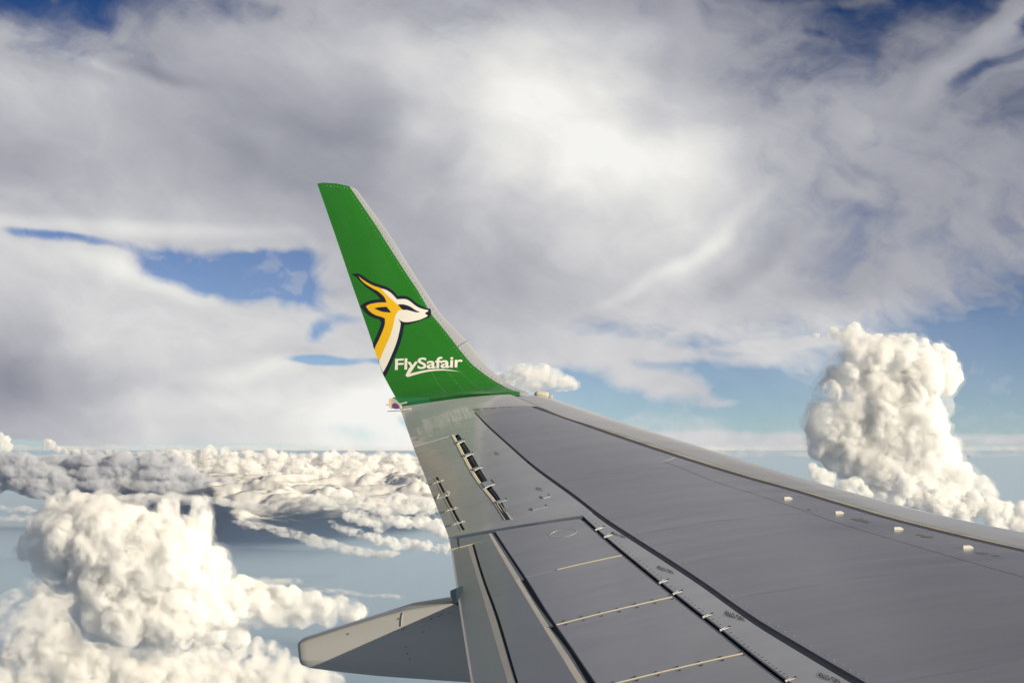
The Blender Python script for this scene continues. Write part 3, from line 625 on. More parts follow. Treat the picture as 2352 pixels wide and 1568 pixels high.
whi = [(465, 305), (540, 328), (600, 365), (650, 415), (680, 450), (740, 446), (800, 450), (850, 475), (900, 515), (960, 555), (1030, 580), (1090, 593), (1080, 610), (1042, 629), (1065, 650), (1085, 662), (1060, 680), (980, 715), (900, 735), (830, 747), (770, 745), (720, 725), (690, 700), (715, 735), (728, 765), (722, 820), (710, 880), (685, 980), (650, 1080), (600, 1200), (550, 1310), (497, 1406), (447, 1262), (480, 1180), (510, 1110), (560, 1000), (600, 900), (630, 800), (650, 700), (670, 645), (700, 600), (755, 583), (695, 525), (600, 440), (520, 365)]
eye = [(695, 520), (745, 515), (810, 528), (870, 555), (920, 590), (980, 617), (940, 620), (880, 605), (810, 588), (757, 584)]
ear = [(385, 568), (440, 555), (545, 547), (580, 590), (602, 622), (540, 618), (470, 605)]
emb = decal('antelope_emblem', e2(base), M_navy, .0025, win, LO, HI)
decal('emblem_yellow_face', e2(yel), M_yellow, .0042, emb, LO, HI); decal('emblem_white_muzzle', e2(whi), M_white, .0042, emb, LO, HI)
decal('emblem_eye', e2(eye), M_navy, .0058, emb, LO, HI, step=6); decal('emblem_ear', e2(ear), M_navy, .0058, emb, LO, HI, step=6)
o0 = e2([(652, 1368)])[0]; o1 = e2([(1538, 1330)])[0]; cap = e2([(667, 1216)])[0]
let = text_px('FlySafair', o0, (o1[0]-o0[0], o1[1]-o0[1]), (cap[0]-o0[0]-2, (cap[1]-o0[1])*.93), 'airline_lettering', M_white, .003, win, LO, HI, offset=.020, shear=.0, space=.97)
decal('lettering_swoosh', e2([(848, 1335), (790, 1442), (820, 1463), (900, 1440), (1000, 1412), (1100, 1392), (1200, 1381), (1300, 1378), (1400, 1384), (1510, 1396), (1400, 1374), (1300, 1362), (1200, 1360), (1100, 1367), (1000, 1384), (900, 1406), (848, 1421), (905, 1320)]), M_white, .0034, win, LO, HI, step=5, keep=60)

# rivets
def rivets(name, L, mat, r, parent, n, lo, hi, off=.0015, jitter=0.):
    pts = []
    L = np.asarray(L, float); d = np.concatenate([[0], np.cumsum(np.linalg.norm(np.diff(L, axis=0), axis=1))]); q = np.linspace(0, d[-1], n)
    pp = np.stack([np.interp(q, d, L[:, 0]), np.interp(q, d, L[:, 1])], 1)+rng.normal(0, jitter+1e-9, (n, 2)); sx = inv(pp, lo, hi); V, Fc = [], []
    for a in sx:
        p, ex, ey, ez = frame_at(a[0], a[1], 0); k = rng.uniform(.7, 1.15); bolt_bm(V, Fc, p, ex, ey, ez, r*k, off)
    return apart(name, np.array(V), Fc, mat, parent, stuff=True)
BDa = np.array(BD)
rivets('metal_edge_rivets', BDa+[4.2, -1.2], M_rivet, .0036, wle, 60, LO, HI)
rivets('green_edge_rivets', (BDa+[-5.5, 2.5])[:-1], M_rivl, .0038, win, 70, LO, HI)
for L in ([(1012, 840), (1035, 862), (1066, 900)], [(985, 843), (1005, 880), (1022, 900)], [(1042, 838), (1080, 876), (1112, 900)]): rivets('rib_rivets', L, M_rivl, .0034, win, 16, LO, HI)
rivets('top_rivets', [(752, 427), (775, 429), (806, 434)], M_rivl, .0055, win, 8, LO, HI)
rivets('hinge_row_rivets', [(u+9, v-2) for u, v in Hp], M_navyline, .0044, wing, 60, 5.5, 17.05, off=.0012, jitter=.5)
rivets('rail_rivets', [c3z(1120, 1150), c3z(1160, 1215), c3z(1222, 1290)], M_slat, .006, wing, 14, 5.5, 17.05, off=.003)
rivets('spar_row_rivets', [(u+14, v-9) for u, v in L3c[5:]], M_skin, .006, wing, 34, 5.5, 17.05, off=.0015, jitter=1.2)
for i, (a, b) in enumerate([((1440, 1272), (1207.5, 1325)), ((1556, 1367.5), (1284, 1432.5)), ((1722, 1496), (1395, 1573))]):
    if i: rivets('panel_end_rivets', [(a[0]*(1-t)+b[0]*t-3, a[1]*(1-t)+b[1]*t-4) for t in (.05, .95)], M_rivet, .007, spo[i], 7, 5.5, 17.05, off=.002); rivets('panel_end_rivets', [(a[0]*(1-t)+b[0]*t+3, a[1]*(1-t)+b[1]*t+4) for t in (.05, .95)], M_rivet, .007, spo[i+1], 7, 5.5, 17.05, off=.002)

M_joint = paint('panel_joint_grey', (.16, .16, .185), .5, 0, .1)
for ss in (15.1, 13.4, 11.6, 9.8, 8.1):
    xa, xb = float(L2a(ss))-.03, float(L3f(ss))+.03; thin_line('fastener_row', [(ss+.012*math.sin(k*.9), xa+(xb-xa)*k/24) for k in range(25)], .0028, M_joint, off=.0004, th=.002)
rivets('nose_row_rivets', [(u+2, v+11) for u, v in L2p[3:]], M_joint, .0045, wing, 90, 5.5, 17.05, off=.0008, jitter=.3)
def blots(name, u, v, a, b, seed, mat, ang=0.):
    r_ = random.Random(seed); pts = []
    for i in range(22):
        t_ = 2*math.pi*i/22; k = r_.uniform(.55, 1.15); x_, y_ = a*k*math.cos(t_), b*k*math.sin(t_); pts.append((u+x_*math.cos(ang)-y_*math.sin(ang), v+x_*math.sin(ang)+y_*math.cos(ang)))
    decal(name, pts, mat, .0012, wing, 5.5, 17.05, step=5., keep=70)
M_brown2 = paint('thin_oil_film', (.20, .185, .165), .4, .2, .2)
for i, (u, v, a, b) in enumerate([(1974, 1193, 20, 3.5), (1990, 1198, 13, 2), (1858, 1170, 7, 1.6), (1876, 1171.5, 3, .9), (2130, 1232, 16, 2.5), (2112, 1228, 9, 1.6), (2255, 1270, 20, 2.2), (2288, 1276, 12, 1.5)]): blots('oil_stain', u, v, a, b, i+1, M_brown2 if i > 1 else M_brown2, .07)

# ------------------------------------------------------------------ lamps at the tip, static wicks
def capsule(name, p0, p1, r, mat, parent, k=14, flat=1., up=np.array([0, 0, 1.])):
    ax = (p1-p0)/np.linalg.norm(p1-p0); e1 = np.cross(ax, up); e1 /= np.linalg.norm(e1); e2_ = np.cross(e1, ax); V, Fc = [], []; L = np.linalg.norm(p1-p0)
    prof = [(-r*math.cos(a), r*math.sin(a)) for a in np.linspace(0.05, math.pi/2, 5)]+[(L+r*math.sin(a), r*math.cos(a)) for a in np.linspace(0, math.pi/2-.05, 5)]
    for z, rr in prof:
        for i in range(k): a = 2*math.pi*i/k; V.append(p0+ax*z+e1*rr*math.cos(a)+e2_*rr*math.sin(a)*flat)
    for j in range(len(prof)-1):
        for i in range(k): b = (i+1) % k; Fc.append((j*k+i, j*k+b, (j+1)*k+b, (j+1)*k+i))
    Fc += [tuple(range(k-1, -1, -1)), tuple((len(prof)-1)*k+i for i in range(k))]
    return apart(name, np.array(V), Fc, mat, parent, smooth=True)
def at_x(px, y_): return ray_on_y(px, y_)
pF = surf(17.0, float(le(17.0))-.02); c0 = at_x((1236, 906), pF[1]); c1_ = at_x((1257, 909), pF[1])
lampf = capsule('position_light', c0, c1_, .034, paint('lamp_fairing_beige', (.60, .54, .45), .35, .5, .05), wing, flat=.95)
capsule('lamp_cover', at_x((1252, 908.3), pF[1]), at_x((1262, 910), pF[1]), .031, M_glass, lampf)
pA = surf(17.02, float(te(17.02))); yA = pA[1]
def prism(name, pts, y0, y1, mat, parent, bev=0):
    n = len(pts); V = [at_x(p, y0) for p in pts]; dV = np.array([0, y1-y0, 0]); V += [v+dV for v in V]
    Fc = [tuple(range(n))[::-1], tuple(range(n, 2*n))]+[(i, (i+1) % n, n+(i+1) % n, n+i) for i in range(n)]
    return apart(name, np.array(V), Fc, mat, parent)
rl = prism('tail_light_housing', [(893.2, 917), (896.5, 914.5), (904, 914.5), (920, 930), (919, 938), (896, 936.5), (893.4, 934)], yA-.03, yA+.05, paint('lamp_housing_white', (.42, .41, .40), .3, .4), wing)
prism('lens', [(903.5, 926.2), (908, 924.8), (915, 929.5), (918.3, 937), (903, 936.6)], yA-.036, yA-.028, paint('purple_lens', (.12, .03, .15), .15, .5), rl)
prism('lens_rim', [(893.0, 917), (896.5, 914.3), (898.5, 914.8), (896, 917), (895.7, 934), (897, 937), (893.6, 934.5)], yA-.04, yA+.04, paint('lens_rim_amber', (.75, .45, .16), .3), rl)
def rod(name, p0, p1, r0, r1, mat, parent, k=6):
    ax = (p1-p0); ax /= np.linalg.norm(ax); e1 = np.cross(ax, [0, 0, 1.]); e1 /= np.linalg.norm(e1); e2_ = np.cross(e1, ax)
    V = [p+(e1*math.cos(2*math.pi*i/k)+e2_*math.sin(2*math.pi*i/k))*r for p, r in ((p0, r0), (p1, r1)) for i in range(k)]
    return apart(name, np.array(V), [(i, (i+1) % k, k+(i+1) % k, k+i) for i in range(k)]+[tuple(range(k-1, -1, -1)), tuple(range(k, 2*k))], mat, parent)
for b_, m_, e_ in (((935.5, 925.7), (918, 927.5), (886.5, 929.3)), ((944, 940.3), (918, 942.7), (889.7, 944.4))):
    sx = inv([b_])[0]; p = surf(sx[0], sx[1], .008); q = at_x(m_, p[1]); e = at_x(e_, p[1]); w_ = rod('static_wick', q, e, .0035, .003, M_rivet, wing)
    rod('wick_base', p, q, .009, .006, M_fstrip, w_)

# ------------------------------------------------------------------ flap track fairing
YF = 11.1; Wf = .30
ridge = [(1046, 1377), (1034.6, 1384.8), (980, 1393.5), (927, 1401.5), (860, 1419), (780, 1444), (705, 1468), (690, 1474)]
bott = [(1110, 1572), (1083, 1568), (1000, 1562.5), (865, 1552.7), (780, 1543.5), (720, 1535.5), (699, 1531.5), (690, 1524)]
crest = [(1044, 1350), (1032, 1354.5), (1000, 1365), (955, 1380), (880, 1405), (790, 1433), (712, 1458), (692, 1468)]
Rd = np.array([ray_on_y(p, YF) for p in ridge]); Bt = np.array([ray_on_y(p, YF) for p in bott]); Cr = np.array([ray_on_y(p, YF+Wf) for p in crest])
xs = np.linspace(Rd[0, 0]+.55, Rd[-1, 0], 46)
fz = lambda A, x_: np.interp(-x_, -A[:, 0], A[:, 2])
def fzx(A, x_):   # extrapolate forward under the wing
    z = fz(A, x_); m = x_ > A[0, 0]; return np.where(m, A[0, 2]+(A[0, 2]-A[2, 2])/(A[0, 0]-A[2, 0])*(x_-A[0, 0]), z)
V = []; NS = 0
for i, x_ in enumerate(xs):
    zr, zb = float(fzx(Rd, x_)), float(fzx(Bt, x_)); zc = float(fzx(Cr, x_)); zc = min(max(zc, zr-.03), zr+.03)
    lim = float(surf(YF+.1, max(min(x_, float(le(11.1))), float(te(11.1))), -.004, low=True)[2])-.006
    if x_ > float(te(11.1))-.012: zc = min(zc, lim); zr = min(zr, lim-.012)
    cap_ = 0 if x_ > -8.66 else 1
    e = (x_-xs[-1]); w_ = Wf*(1-.45*math.exp(-e/.35)); yc = YF+Wf/2; h = w_/2; rb = min(.05, (zr-zb)*.25)
    tc_ = .012; ring = [(-h, zb+rb), (-h*1.0, zb+(zr-zb)*.3), (-h*1.0, zb+(zr-zb)*.6), (-h, zr-.012), (-h+.006, zr-.003), (-h+.016, zr+.002), (-h*.6, zr+(zc-zr)*.2+.003), (-h*.3, zr+(zc-zr)*.35+.004), (0, zr+(zc-zr)*.5+.004), (h*.3, zr+(zc-zr)*.65+.004), (h*.6, zr+(zc-zr)*.8+.003), (h, zc-.006), (h, zb+(zr-zb)*.5), (h, zb+rb), (h-rb*.6, zb), (-h+rb*.6, zb)]
    NS = len(ring); V += [(x_, YF+h+a, b) for a, b in ring]
# inboard side stays on the plane y = YF
V = np.array(V)
Fc = [(i*NS+j, (i+1)*NS+j, (i+1)*NS+(j+1) % NS, i*NS+(j+1) % NS) for i in range(len(xs)-1) for j in range(NS)]
# rounded tail
k0 = (len(xs)-1)*NS; last = V[k0:k0+NS]; c_ = last.mean(0); prev = k0; VV = [V]
for r_, dx in ((.93, -.012), (.80, -.02), (.5, -.024)):
    ring = c_+(last-c_)*r_; ring[:, 0] = last[:, 0]+dx; VV.append(ring); n0 = sum(len(z) for z in VV[:-1])
    Fc += [(prev+j, n0+j, n0+(j+1) % NS, prev+(j+1) % NS) for j in range(NS)]; prev = n0
Fc.append(tuple(prev+j for j in range(NS)))
Fc.append(tuple(range(NS))[::-1])
fair = apart('flap_track_fairing', np.concatenate(VV), Fc, M_fair); shade(fair, 40)
bm = bmesh.new(); bm.from_mesh(fair.data); bmesh.ops.recalc_face_normals(bm, faces=bm.faces); bm.to_mesh(fair.data); bm.free()
for (u, v) in [(916, 1420), (800, 1454.5), (929, 1439.5), (926, 1445.5), (932, 1485), (936, 1500), (941, 1512), (1007, 1414), (990, 1420), (1014, 1410), (973, 1450), (1032, 1406)]:
    Vb, Fb = [], []; p = ray_on_y((u, v), YF-.002); bolt_bm(Vb, Fb, p, np.array([1., 0, 0]), np.array([0, 0, 1.]), np.array([0, -1., 0]), .0036, .002, 7); apart('fastener', np.array(Vb), Fb, M_rivet, fair)
def seam(pts, y_, w, mat, parent):
    P_ = [ray_on_y(p, y_) for p in pts]; V = []
    for p in P_: V += [p+[w/2, 0, 0], p-[w/2, 0, 0], p+[w/2, .006, 0], p-[w/2, .006, 0]]
    Fc = []
    for i in range(len(P_)-1): a = i*4; b = a+4; Fc += [(a, a+1, b+1, b), (a, b, b+2, a+2), (a+1, a+3, b+3, b+1)]
    return apart('fairing_seam', np.array(V), Fc, mat, parent)
seam([(926.5, 1405), (924, 1412), (922.5, 1425), (922, 1437)], YF-.0003, .0015, M_strip, fair)
M_teal = paint('fairing_seal_teal', (.012, .03, .045), .5)
V, Fc = grid_shell(np.array([[ray_on_y(p, YF-.004) for p in r_] for r_ in ([(1034, 1356), (1047, 1350)], [(1034.5, 1368), (1048, 1366)], [(1044, 1386), (1052, 1390)])]), np.array([[ray_on_y(p, YF-.004)+[0, Wf*.9, 0] for p in r_] for r_ in ([(1034, 1356), (1047, 1350)], [(1034.5, 1368), (1048, 1366)], [(1044, 1386), (1052, 1390)])]))
apart('fairing_collar', V, Fc, M_teal, fair)

# ------------------------------------------------------------------ sea far below
def px_at(u, v, dist): return px_dir(u, v)*dist
def mat_simple(name): m = bpy.data.materials.new(name); m.use_nodes = True; return m, NT(m.node_tree)
M_sea, t = mat_simple('hazy_sea'); b = t.n['Principled BSDF']
b.inputs['Roughness'].default_value = .6; b.inputs['IOR'].default_value = 1.33
gp = t.node('ShaderNodeNewGeometry').outputs['Position']
n1 = t.noise(t.mapping(gp, scale=(.00006, .00003, 0)), 1, 5, .6); c_ = t.mix(t.rng(n1, .38, .64), (.07, .12, .20, 1), (.16, .21, .28, 1)); t.l.new(c_, b.inputs['Base Color'])
SEA = -3300.
me_r = [0, 8e3, 2e4, 5e4, 1.2e5, 3e5, 8e5, 1.4e6]; K = 96; V = [(0, 0, SEA)]; Fc = []
for r_ in me_r[1:]: V += [(r_*math.cos(2*math.pi*i/K), r_*math.sin(2*math.pi*i/K), SEA) for i in range(K)]
Fc += [(0, 1+i, 1+(i+1) % K) for i in range(K)]
for j in range(len(me_r)-2): Fc += [(1+j*K+i, 1+(j+1)*K+i, 1+(j+1)*K+(i+1) % K, 1+j*K+(i+1) % K) for i in range(K)]
sea = link('sea', V, Fc, M_sea); sea['kind'] = 'structure'; sea['label'] = 'blue grey hazy sea far below the clouds'
# the thick low air over the sea
M_hz, t = mat_simple('low_haze'); t.n.clear(); o_ = t.node('ShaderNodeOutputMaterial'); v_ = t.node('ShaderNodeVolumePrincipled'); v_.inputs['Color'].default_value = (.60, .735, .88, 1); v_.inputs['Density'].default_value = 2.4e-4; v_.inputs['Anisotropy'].default_value = .1; t.l.new(v_.outputs[0], o_.inputs['Volume'])
zb, zt, hw = SEA-1, -1950., 1.39e6
V = [(x_, y_, z_) for z_ in (zb, zt) for x_, y_ in ((-hw, -hw), (hw, -hw), (hw, hw), (-hw, hw))]
hz = link('haze', V, [(3, 2, 1, 0), (4, 5, 6, 7), (0, 1, 5, 4), (1, 2, 6, 5), (2, 3, 7, 6), (3, 0, 4, 7)], M_hz); hz['kind'] = 'stuff'; hz['label'] = 'thick blue grey haze lying over the sea'; hz['category'] = 'haze'

# ------------------------------------------------------------------ cumulus towers: cauliflower built from thousands of puffs, fused
def vapour(name, s1, fine=20., dens=.17, lo=.38, hi=.62, col=(1, 1, 1), step=.15, stretch=(1, 1, 1), patch=.10):
    """cloud vapour: fills a closed mesh, eaten into by turbulence so every edge frays"""
    m, t = mat_simple(name); t.n.clear(); oo = t.node('ShaderNodeOutputMaterial'); v = t.node('ShaderNodeVolumePrincipled'); v.inputs['Color'].default_value = (*col, 1); v.inputs['Density Attribute'].default_value = ''
    oc = t.node('ShaderNodeTexCoord').outputs['Object']; oc = t.mapping(oc, scale=stretch)
    nz = t.noise(oc, 1/(fine*s1), 7, .68, .6); nb = t.noise(oc, 1/(95*s1), 2, .5)
    nz = t.math('MULTIPLY_ADD', t.math('SUBTRACT', nb, .5), -patch*2, nz)
    t.l.new(t.math('MULTIPLY', t.rng(nz, lo, hi), dens/s1), v.inputs['Density']); t.l.new(v.outputs[0], oo.inputs['Volume'])
    m.cycles.volume_step_rate = step; m.cycles.homogeneous_volume = False
    return m
scene.cycles.volume_bounces = 10; scene.cycles.max_bounces = 16
def cloud_mat(name, col=(.93, .92, .91), trans=.25, soft=None, sss=0.):
    m, t = mat_simple(name); t.n.clear(); o = t.node('ShaderNodeOutputMaterial')
    d = t.node('ShaderNodeBsdfDiffuse'); d.inputs[0].default_value = (*col, 1); tr = t.node('ShaderNodeBsdfTranslucent'); tr.inputs[0].default_value = (*col, 1)
    mx = t.node('ShaderNodeMixShader'); mx.inputs[0].default_value = trans; t.l.new(d.outputs[0], mx.inputs[1]); t.l.new(tr.outputs[0], mx.inputs[2]); s_ = mx.outputs[0]
    if soft:
        at = t.node('ShaderNodeAttribute'); at.attribute_name = 'thickness'; tp = t.node('ShaderNodeBsdfTransparent'); m2 = t.node('ShaderNodeMixShader')
        oc = t.node('ShaderNodeNewGeometry').outputs['Position']
        nz = t.noise(oc, soft, 5, .6); a = t.math('MULTIPLY_ADD', t.math('SUBTRACT', nz, .5), 1.1, at.outputs['Fac']); a = t.math('MULTIPLY', t.rng(a, .25, .85), t.rng(t.vmath('LENGTH', oc), 1.15e5, 6e4))
        t.l.new(a, m2.inputs[0]); t.l.new(tp.outputs[0], m2.inputs[1]); t.l.new(s_, m2.inputs[2]); s_ = m2.outputs[0]
    t.l.new(s_, o.inputs[0]); return m
def ico(sub):
    bm = bmesh.new(); bmesh.ops.create_icosphere(bm, subdivisions=sub, radius=1); v = np.array([x.co[:] for x in bm.verts]); f = np.array([[q.index for q in p.verts] for p in bm.faces]); bm.free(); return v, f
I1, I2 = ico(1), ico(2)
def cumulus(name, label, lst, D, vox, k1=26, k2=12, seed=1, group=None, disp=((1.0, .5)), flat=.8, mat=None, cat='cumulus cloud', vap=None, grow=1.1, shape=(1, 1, 1), sec=2, kid=1.0, fringe=False):
    """lst: (u, v, radius, depth shift) in frame px; D: distance in metres; children grow on their parents like real turrets"""
    g = np.random.default_rng(seed); s1 = D/F; base = px_dir(*lst[0][:2])*D; S = []
    for q in lst:
        u, v, r_ = q[:3]; dz = q[3] if len(q) > 3 else 0
        c = px_dir(u, v)*(D+dz*s1); r_ *= grow; S.append((c, r_*s1, 0))
        for k_ in range(sec):
            e = g.normal(size=3); e[1] = -abs(e[1]); e /= np.linalg.norm(e); f_ = g.uniform(.5, .8); S.append((c+e*r_*s1*(1.02-f_), r_*s1*f_, 0))
    out_ = list(S)
    for c, r_, _ in S:
        n = int(k1*max(.6, min(2.2, (r_/s1/60)**1.0)))
        d = g.normal(size=(n, 3)); d /= np.linalg.norm(d, axis=1)[:, None]; d[:, 1] = -abs(d[:, 1])*np.where(g.random(n) < .8, 1, -1)
        for dd in d:
            rr = r_*kid*(.18+.55*g.random()**1.6)*min(1, (62*s1/r_)**.35); cc = c+dd*(r_-rr*.62); out_.append((cc, rr, 1))
            m = int(k2*g.uniform(.6, 1.4)); e = g.normal(size=(m, 3)); e /= np.linalg.norm(e, axis=1)[:, None]; e = e+dd*.9; e /= np.linalg.norm(e, axis=1)[:, None]
            for ee in e: r3 = rr*g.uniform(.30, .60); out_.append((cc+ee*(rr-r3*.55), r3, 2))
    V, Fc, k = [], [], 0
    for c, r_, lv in out_:
        if r_ < vox*s1*.9: continue
        iv, jf = I2 if r_ > 12*s1 else I1
        V.append(iv*r_*np.array(shape)+c-base); Fc.append(jf+k); k += len(iv)
    V = np.concatenate(V); Fc = np.concatenate(Fc)
    me = bpy.data.meshes.new(name); me.from_pydata(V.tolist(), [], Fc.tolist()); o = bpy.data.objects.new(name, me); COL.objects.link(o); o.location = base
    me.materials.append(vapour(name+'_vapour', s1, **(vap or {})))
    rm = o.modifiers.new('fuse', 'REMESH'); rm.mode = 'VOXEL'; rm.voxel_size = vox*s1; rm.use_smooth_shade = True
    sm = o.modifiers.new('soften', 'SMOOTH'); sm.iterations = 6; sm.factor = .5
    for i, (sz, st, ty) in enumerate(((38, 15.0, 'CLOUDS'), (12, 4.0, 'CLOUDS'))):
        tx = bpy.data.textures.new(name+'_billow', ty); tx.noise_scale = sz*s1; tx.noise_depth = 2; tx.noise_basis = 'ORIGINAL_PERLIN'
        dm = o.modifiers.new('billow', 'DISPLACE'); dm.texture = tx; dm.strength = st*s1; dm.mid_level = .5; dm.texture_coords = 'LOCAL'
    o['label'] = label; o['category'] = cat
    if group: o['group'] = group
    if fringe:
        f_ = cumulus('cloud_fringe', label, lst, D, vox*1.8, k1=8, k2=3, seed=seed+100, vap=dict(fine=60., dens=.020, lo=.40, hi=.72, patch=.1), grow=grow*1.32, sec=2, fringe=False)
        f_.parent = o; f_.location = (0, 0, 0); del f_['category']; del f_['label']
    return o
cL = lambda u, v, r, d=0: (u*.7228/1.7415, (1650+v*.7228)/1.7415, r*.7228/1.7415, d)
left = [cL(340, 520, 75), cL(430, 560, 90), cL(540, 560, 85), cL(640, 600, 110), cL(730, 640, 110), cL(300, 640, 110), cL(220, 700, 90), cL(170, 760, 70), cL(420, 700, 150, -30), cL(600, 760, 190, -40), cL(330, 840, 120), cL(380, 900, 100),
        cL(925, 520, 54), cL(925, 590, 60), cL(930, 700, 110, -20), cL(1108, 495, 46), cL(1118, 560, 52), cL(1100, 640, 70), cL(1030, 720, 110, -20), cL(800, 760, 150, -50), cL(1080, 800, 95, -20), cL(1160, 860, 100, -30), cL(1200, 920, 70), cL(950, 880, 170, -60),
        cL(700, 920, 190, -60), cL(550, 1080, 130, -60), cL(700, 1120, 170, -70), cL(900, 1080, 190, -60), cL(1100, 1050, 150, -40), cL(1250, 1050, 110, -30), cL(1000, 1200, 120, -30), cL(1150, 1180, 110, -20), cL(1290, 1240, 70), 
        cL(1350, 1030, 95), cL(1440, 1040, 90), cL(1520, 1060, 85), cL(1600, 1050, 70), cL(1680, 1080, 80), cL(1740, 1065, 60), cL(1800, 1100, 70), cL(1880, 1090, 55), cL(1940, 1105, 62), cL(1995, 1105, 36), cL(1600, 1120, 45), cL(560, 1180, 90, -40), cL(800, 1230, 90)]
cumulus('cumulus_cloud', 'broad white cumulus with twin turrets and a long arm, low at the left', left, 9000, 1.9, seed=3, fringe=True, sec=5, k1=11, k2=4, kid=1.35, vap=dict(fine=34., dens=.12, lo=.38, hi=.64, patch=.22))
low = [cL(60, 1190, 62), cL(120, 1180, 60), cL(170, 1130, 65), cL(220, 1080, 55), cL(30, 1130, 40), cL(110, 1260, 60), cL(80, 1010, 30), cL(40, 1030, 30)]
cumulus('cumulus_cloud', 'small ragged puff left of the broad white cumulus', low, 10500, 2.0, seed=8, vap=dict(fine=26., dens=.05, lo=.40, hi=.7), grow=1.35, sec=5)
low2 = [cL(300, 1080, 110, 30), cL(430, 1150, 130, 20), cL(330, 1250, 120), cL(580, 1230, 130), cL(760, 1260, 120), cL(950, 1270, 110), cL(200, 1330, 110), cL(330, 1200, 50), cL(420, 1290, 80), cL(560, 1330, 90), cL(700, 1340, 100), cL(850, 1330, 90), cL(980, 1360, 90), cL(1100, 1320, 70), cL(300, 1350, 90), cL(160, 1430, 90), cL(60, 1470, 90), cL(1200, 1310, 60), cL(1330, 1300, 45), cL(1420, 1300, 38), cL(1510, 1300, 35), cL(1560, 1330, 30),
        cL(1250, 1450, 80), cL(1400, 1450, 75), cL(1540, 1440, 60), cL(1650, 1450, 60), cL(1760, 1470, 60), cL(1850, 1490, 40), cL(500, 1480, 140), cL(800, 1480, 140), cL(1050, 1500, 110), cL(250, 1520, 120), cL(1300, 1540, 110), cL(1550, 1540, 100)]
cumulus('cumulus_cloud', 'warm lit lower cloud shelf under the broad cumulus at bottom left', low2, 11500, 2.4, seed=11, fringe=True, vap=dict(fine=30., dens=.07, lo=.36, hi=.62, col=(.9985, .996, .990)), grow=1.25, sec=4)
cR = lambda u, v, r, d=0: ((3100+u/1.6506)/1.7415, (1200+v/1.6506)/1.7415, r/1.6506/1.7415, d)
right = [cR(525, 205, 55), cR(480, 240, 55), cR(390, 230, 38), cR(270, 236, 24), cR(215, 248, 20), cR(600, 300, 75), cR(560, 380, 110, -10), cR(700, 290, 55), cR(780, 300, 62), cR(850, 290, 55), cR(910, 275, 52), cR(960, 330, 70), cR(1080, 345, 58), cR(1120, 390, 62), cR(1140, 460, 70), cR(1180, 510, 55), cR(1210, 500, 34), cR(1120, 560, 75),
         cR(700, 400, 110, -20), cR(860, 420, 120, -20), cR(980, 430, 100, -30), cR(1000, 530, 110, -20), cR(850, 560, 130, -10), cR(680, 540, 140), cR(500, 500, 130), cR(420, 500, 90), cR(370, 600, 100), cR(500, 650, 140), cR(700, 700, 170), cR(880, 700, 150, -10), cR(1000, 720, 110, -10), cR(1040, 760, 85), cR(1110, 755, 30), cR(1060, 840, 80),
         cR(340, 760, 110), cR(300, 860, 95), cR(330, 960, 100), cR(480, 880, 150), cR(650, 880, 150), cR(820, 870, 140, -15), cR(950, 880, 140, -20), cR(1040, 950, 100, -20), cR(1100, 1010, 100), cR(1160, 1050, 70), cR(450, 1040, 130), cR(620, 1060, 150, -5), cR(800, 1050, 150, -15), cR(950, 1080, 150, -20), cR(1120, 1120, 110, -10), cR(1220, 1160, 80), cR(1290, 1210, 70), cR(1350, 1220, 60), cR(1390, 1240, 60), cR(1430, 1280, 50), cR(700, 1200, 130), cR(1000, 1220, 120), cR(1200, 1280, 110)]
cumulus('cumulus_cloud', 'tall sunlit cumulus tower with bulging head, rising behind the wing at right', right, 15000, 1.9, seed=5, fringe=True, sec=4, k1=11, k2=5, kid=1.25, vap=dict(fine=32., dens=.13, lo=.38, hi=.63, patch=.26))
front = [cR(250, 1110, 38), cR(290, 1160, 45), cR(370, 1170, 38), cR(340, 1200, 50), cR(450, 1220, 42), cR(530, 1220, 48), cR(590, 1270, 45), cR(500, 1290, 60), cR(860, 1240, 70), cR(900, 1230, 62), cR(1000, 1220, 58), cR(960, 1300, 80), cR(1080, 1320, 80), cR(1190, 1340, 75), cR(1300, 1340, 70), cR(1420, 1370, 75), cR(1520, 1400, 60), cR(1440, 1450, 60), cR(1250, 1420, 80), cR(1100, 1400, 80), cR(800, 1320, 60), cR(700, 1330, 50), cR(1640, 1390, 55), cR(1720, 1420, 60), cR(1600, 1480, 60), cR(1700, 1520, 70), cR(1480, 1520, 60)]
cumulus('cumulus_cloud', 'low heaped cumulus bank in front of the tall tower, above the wing edge', front, 12500, 2.0, seed=6)
mid = [(1180, 868, 26), (1210, 862, 28), (1240, 864, 28), (1270, 872, 24), (1295, 880, 18), (1160, 880, 24), (1225, 885, 24), (1315, 888, 10)]
cumulus('cumulus_cloud', 'small flat bright cloud just behind the lamp at the winglet root', mid, 20000, 1.6, seed=9, vap=dict(fine=22., dens=.09, lo=.36, hi=.66), shape=(2.0, 1, .62), kid=.8)

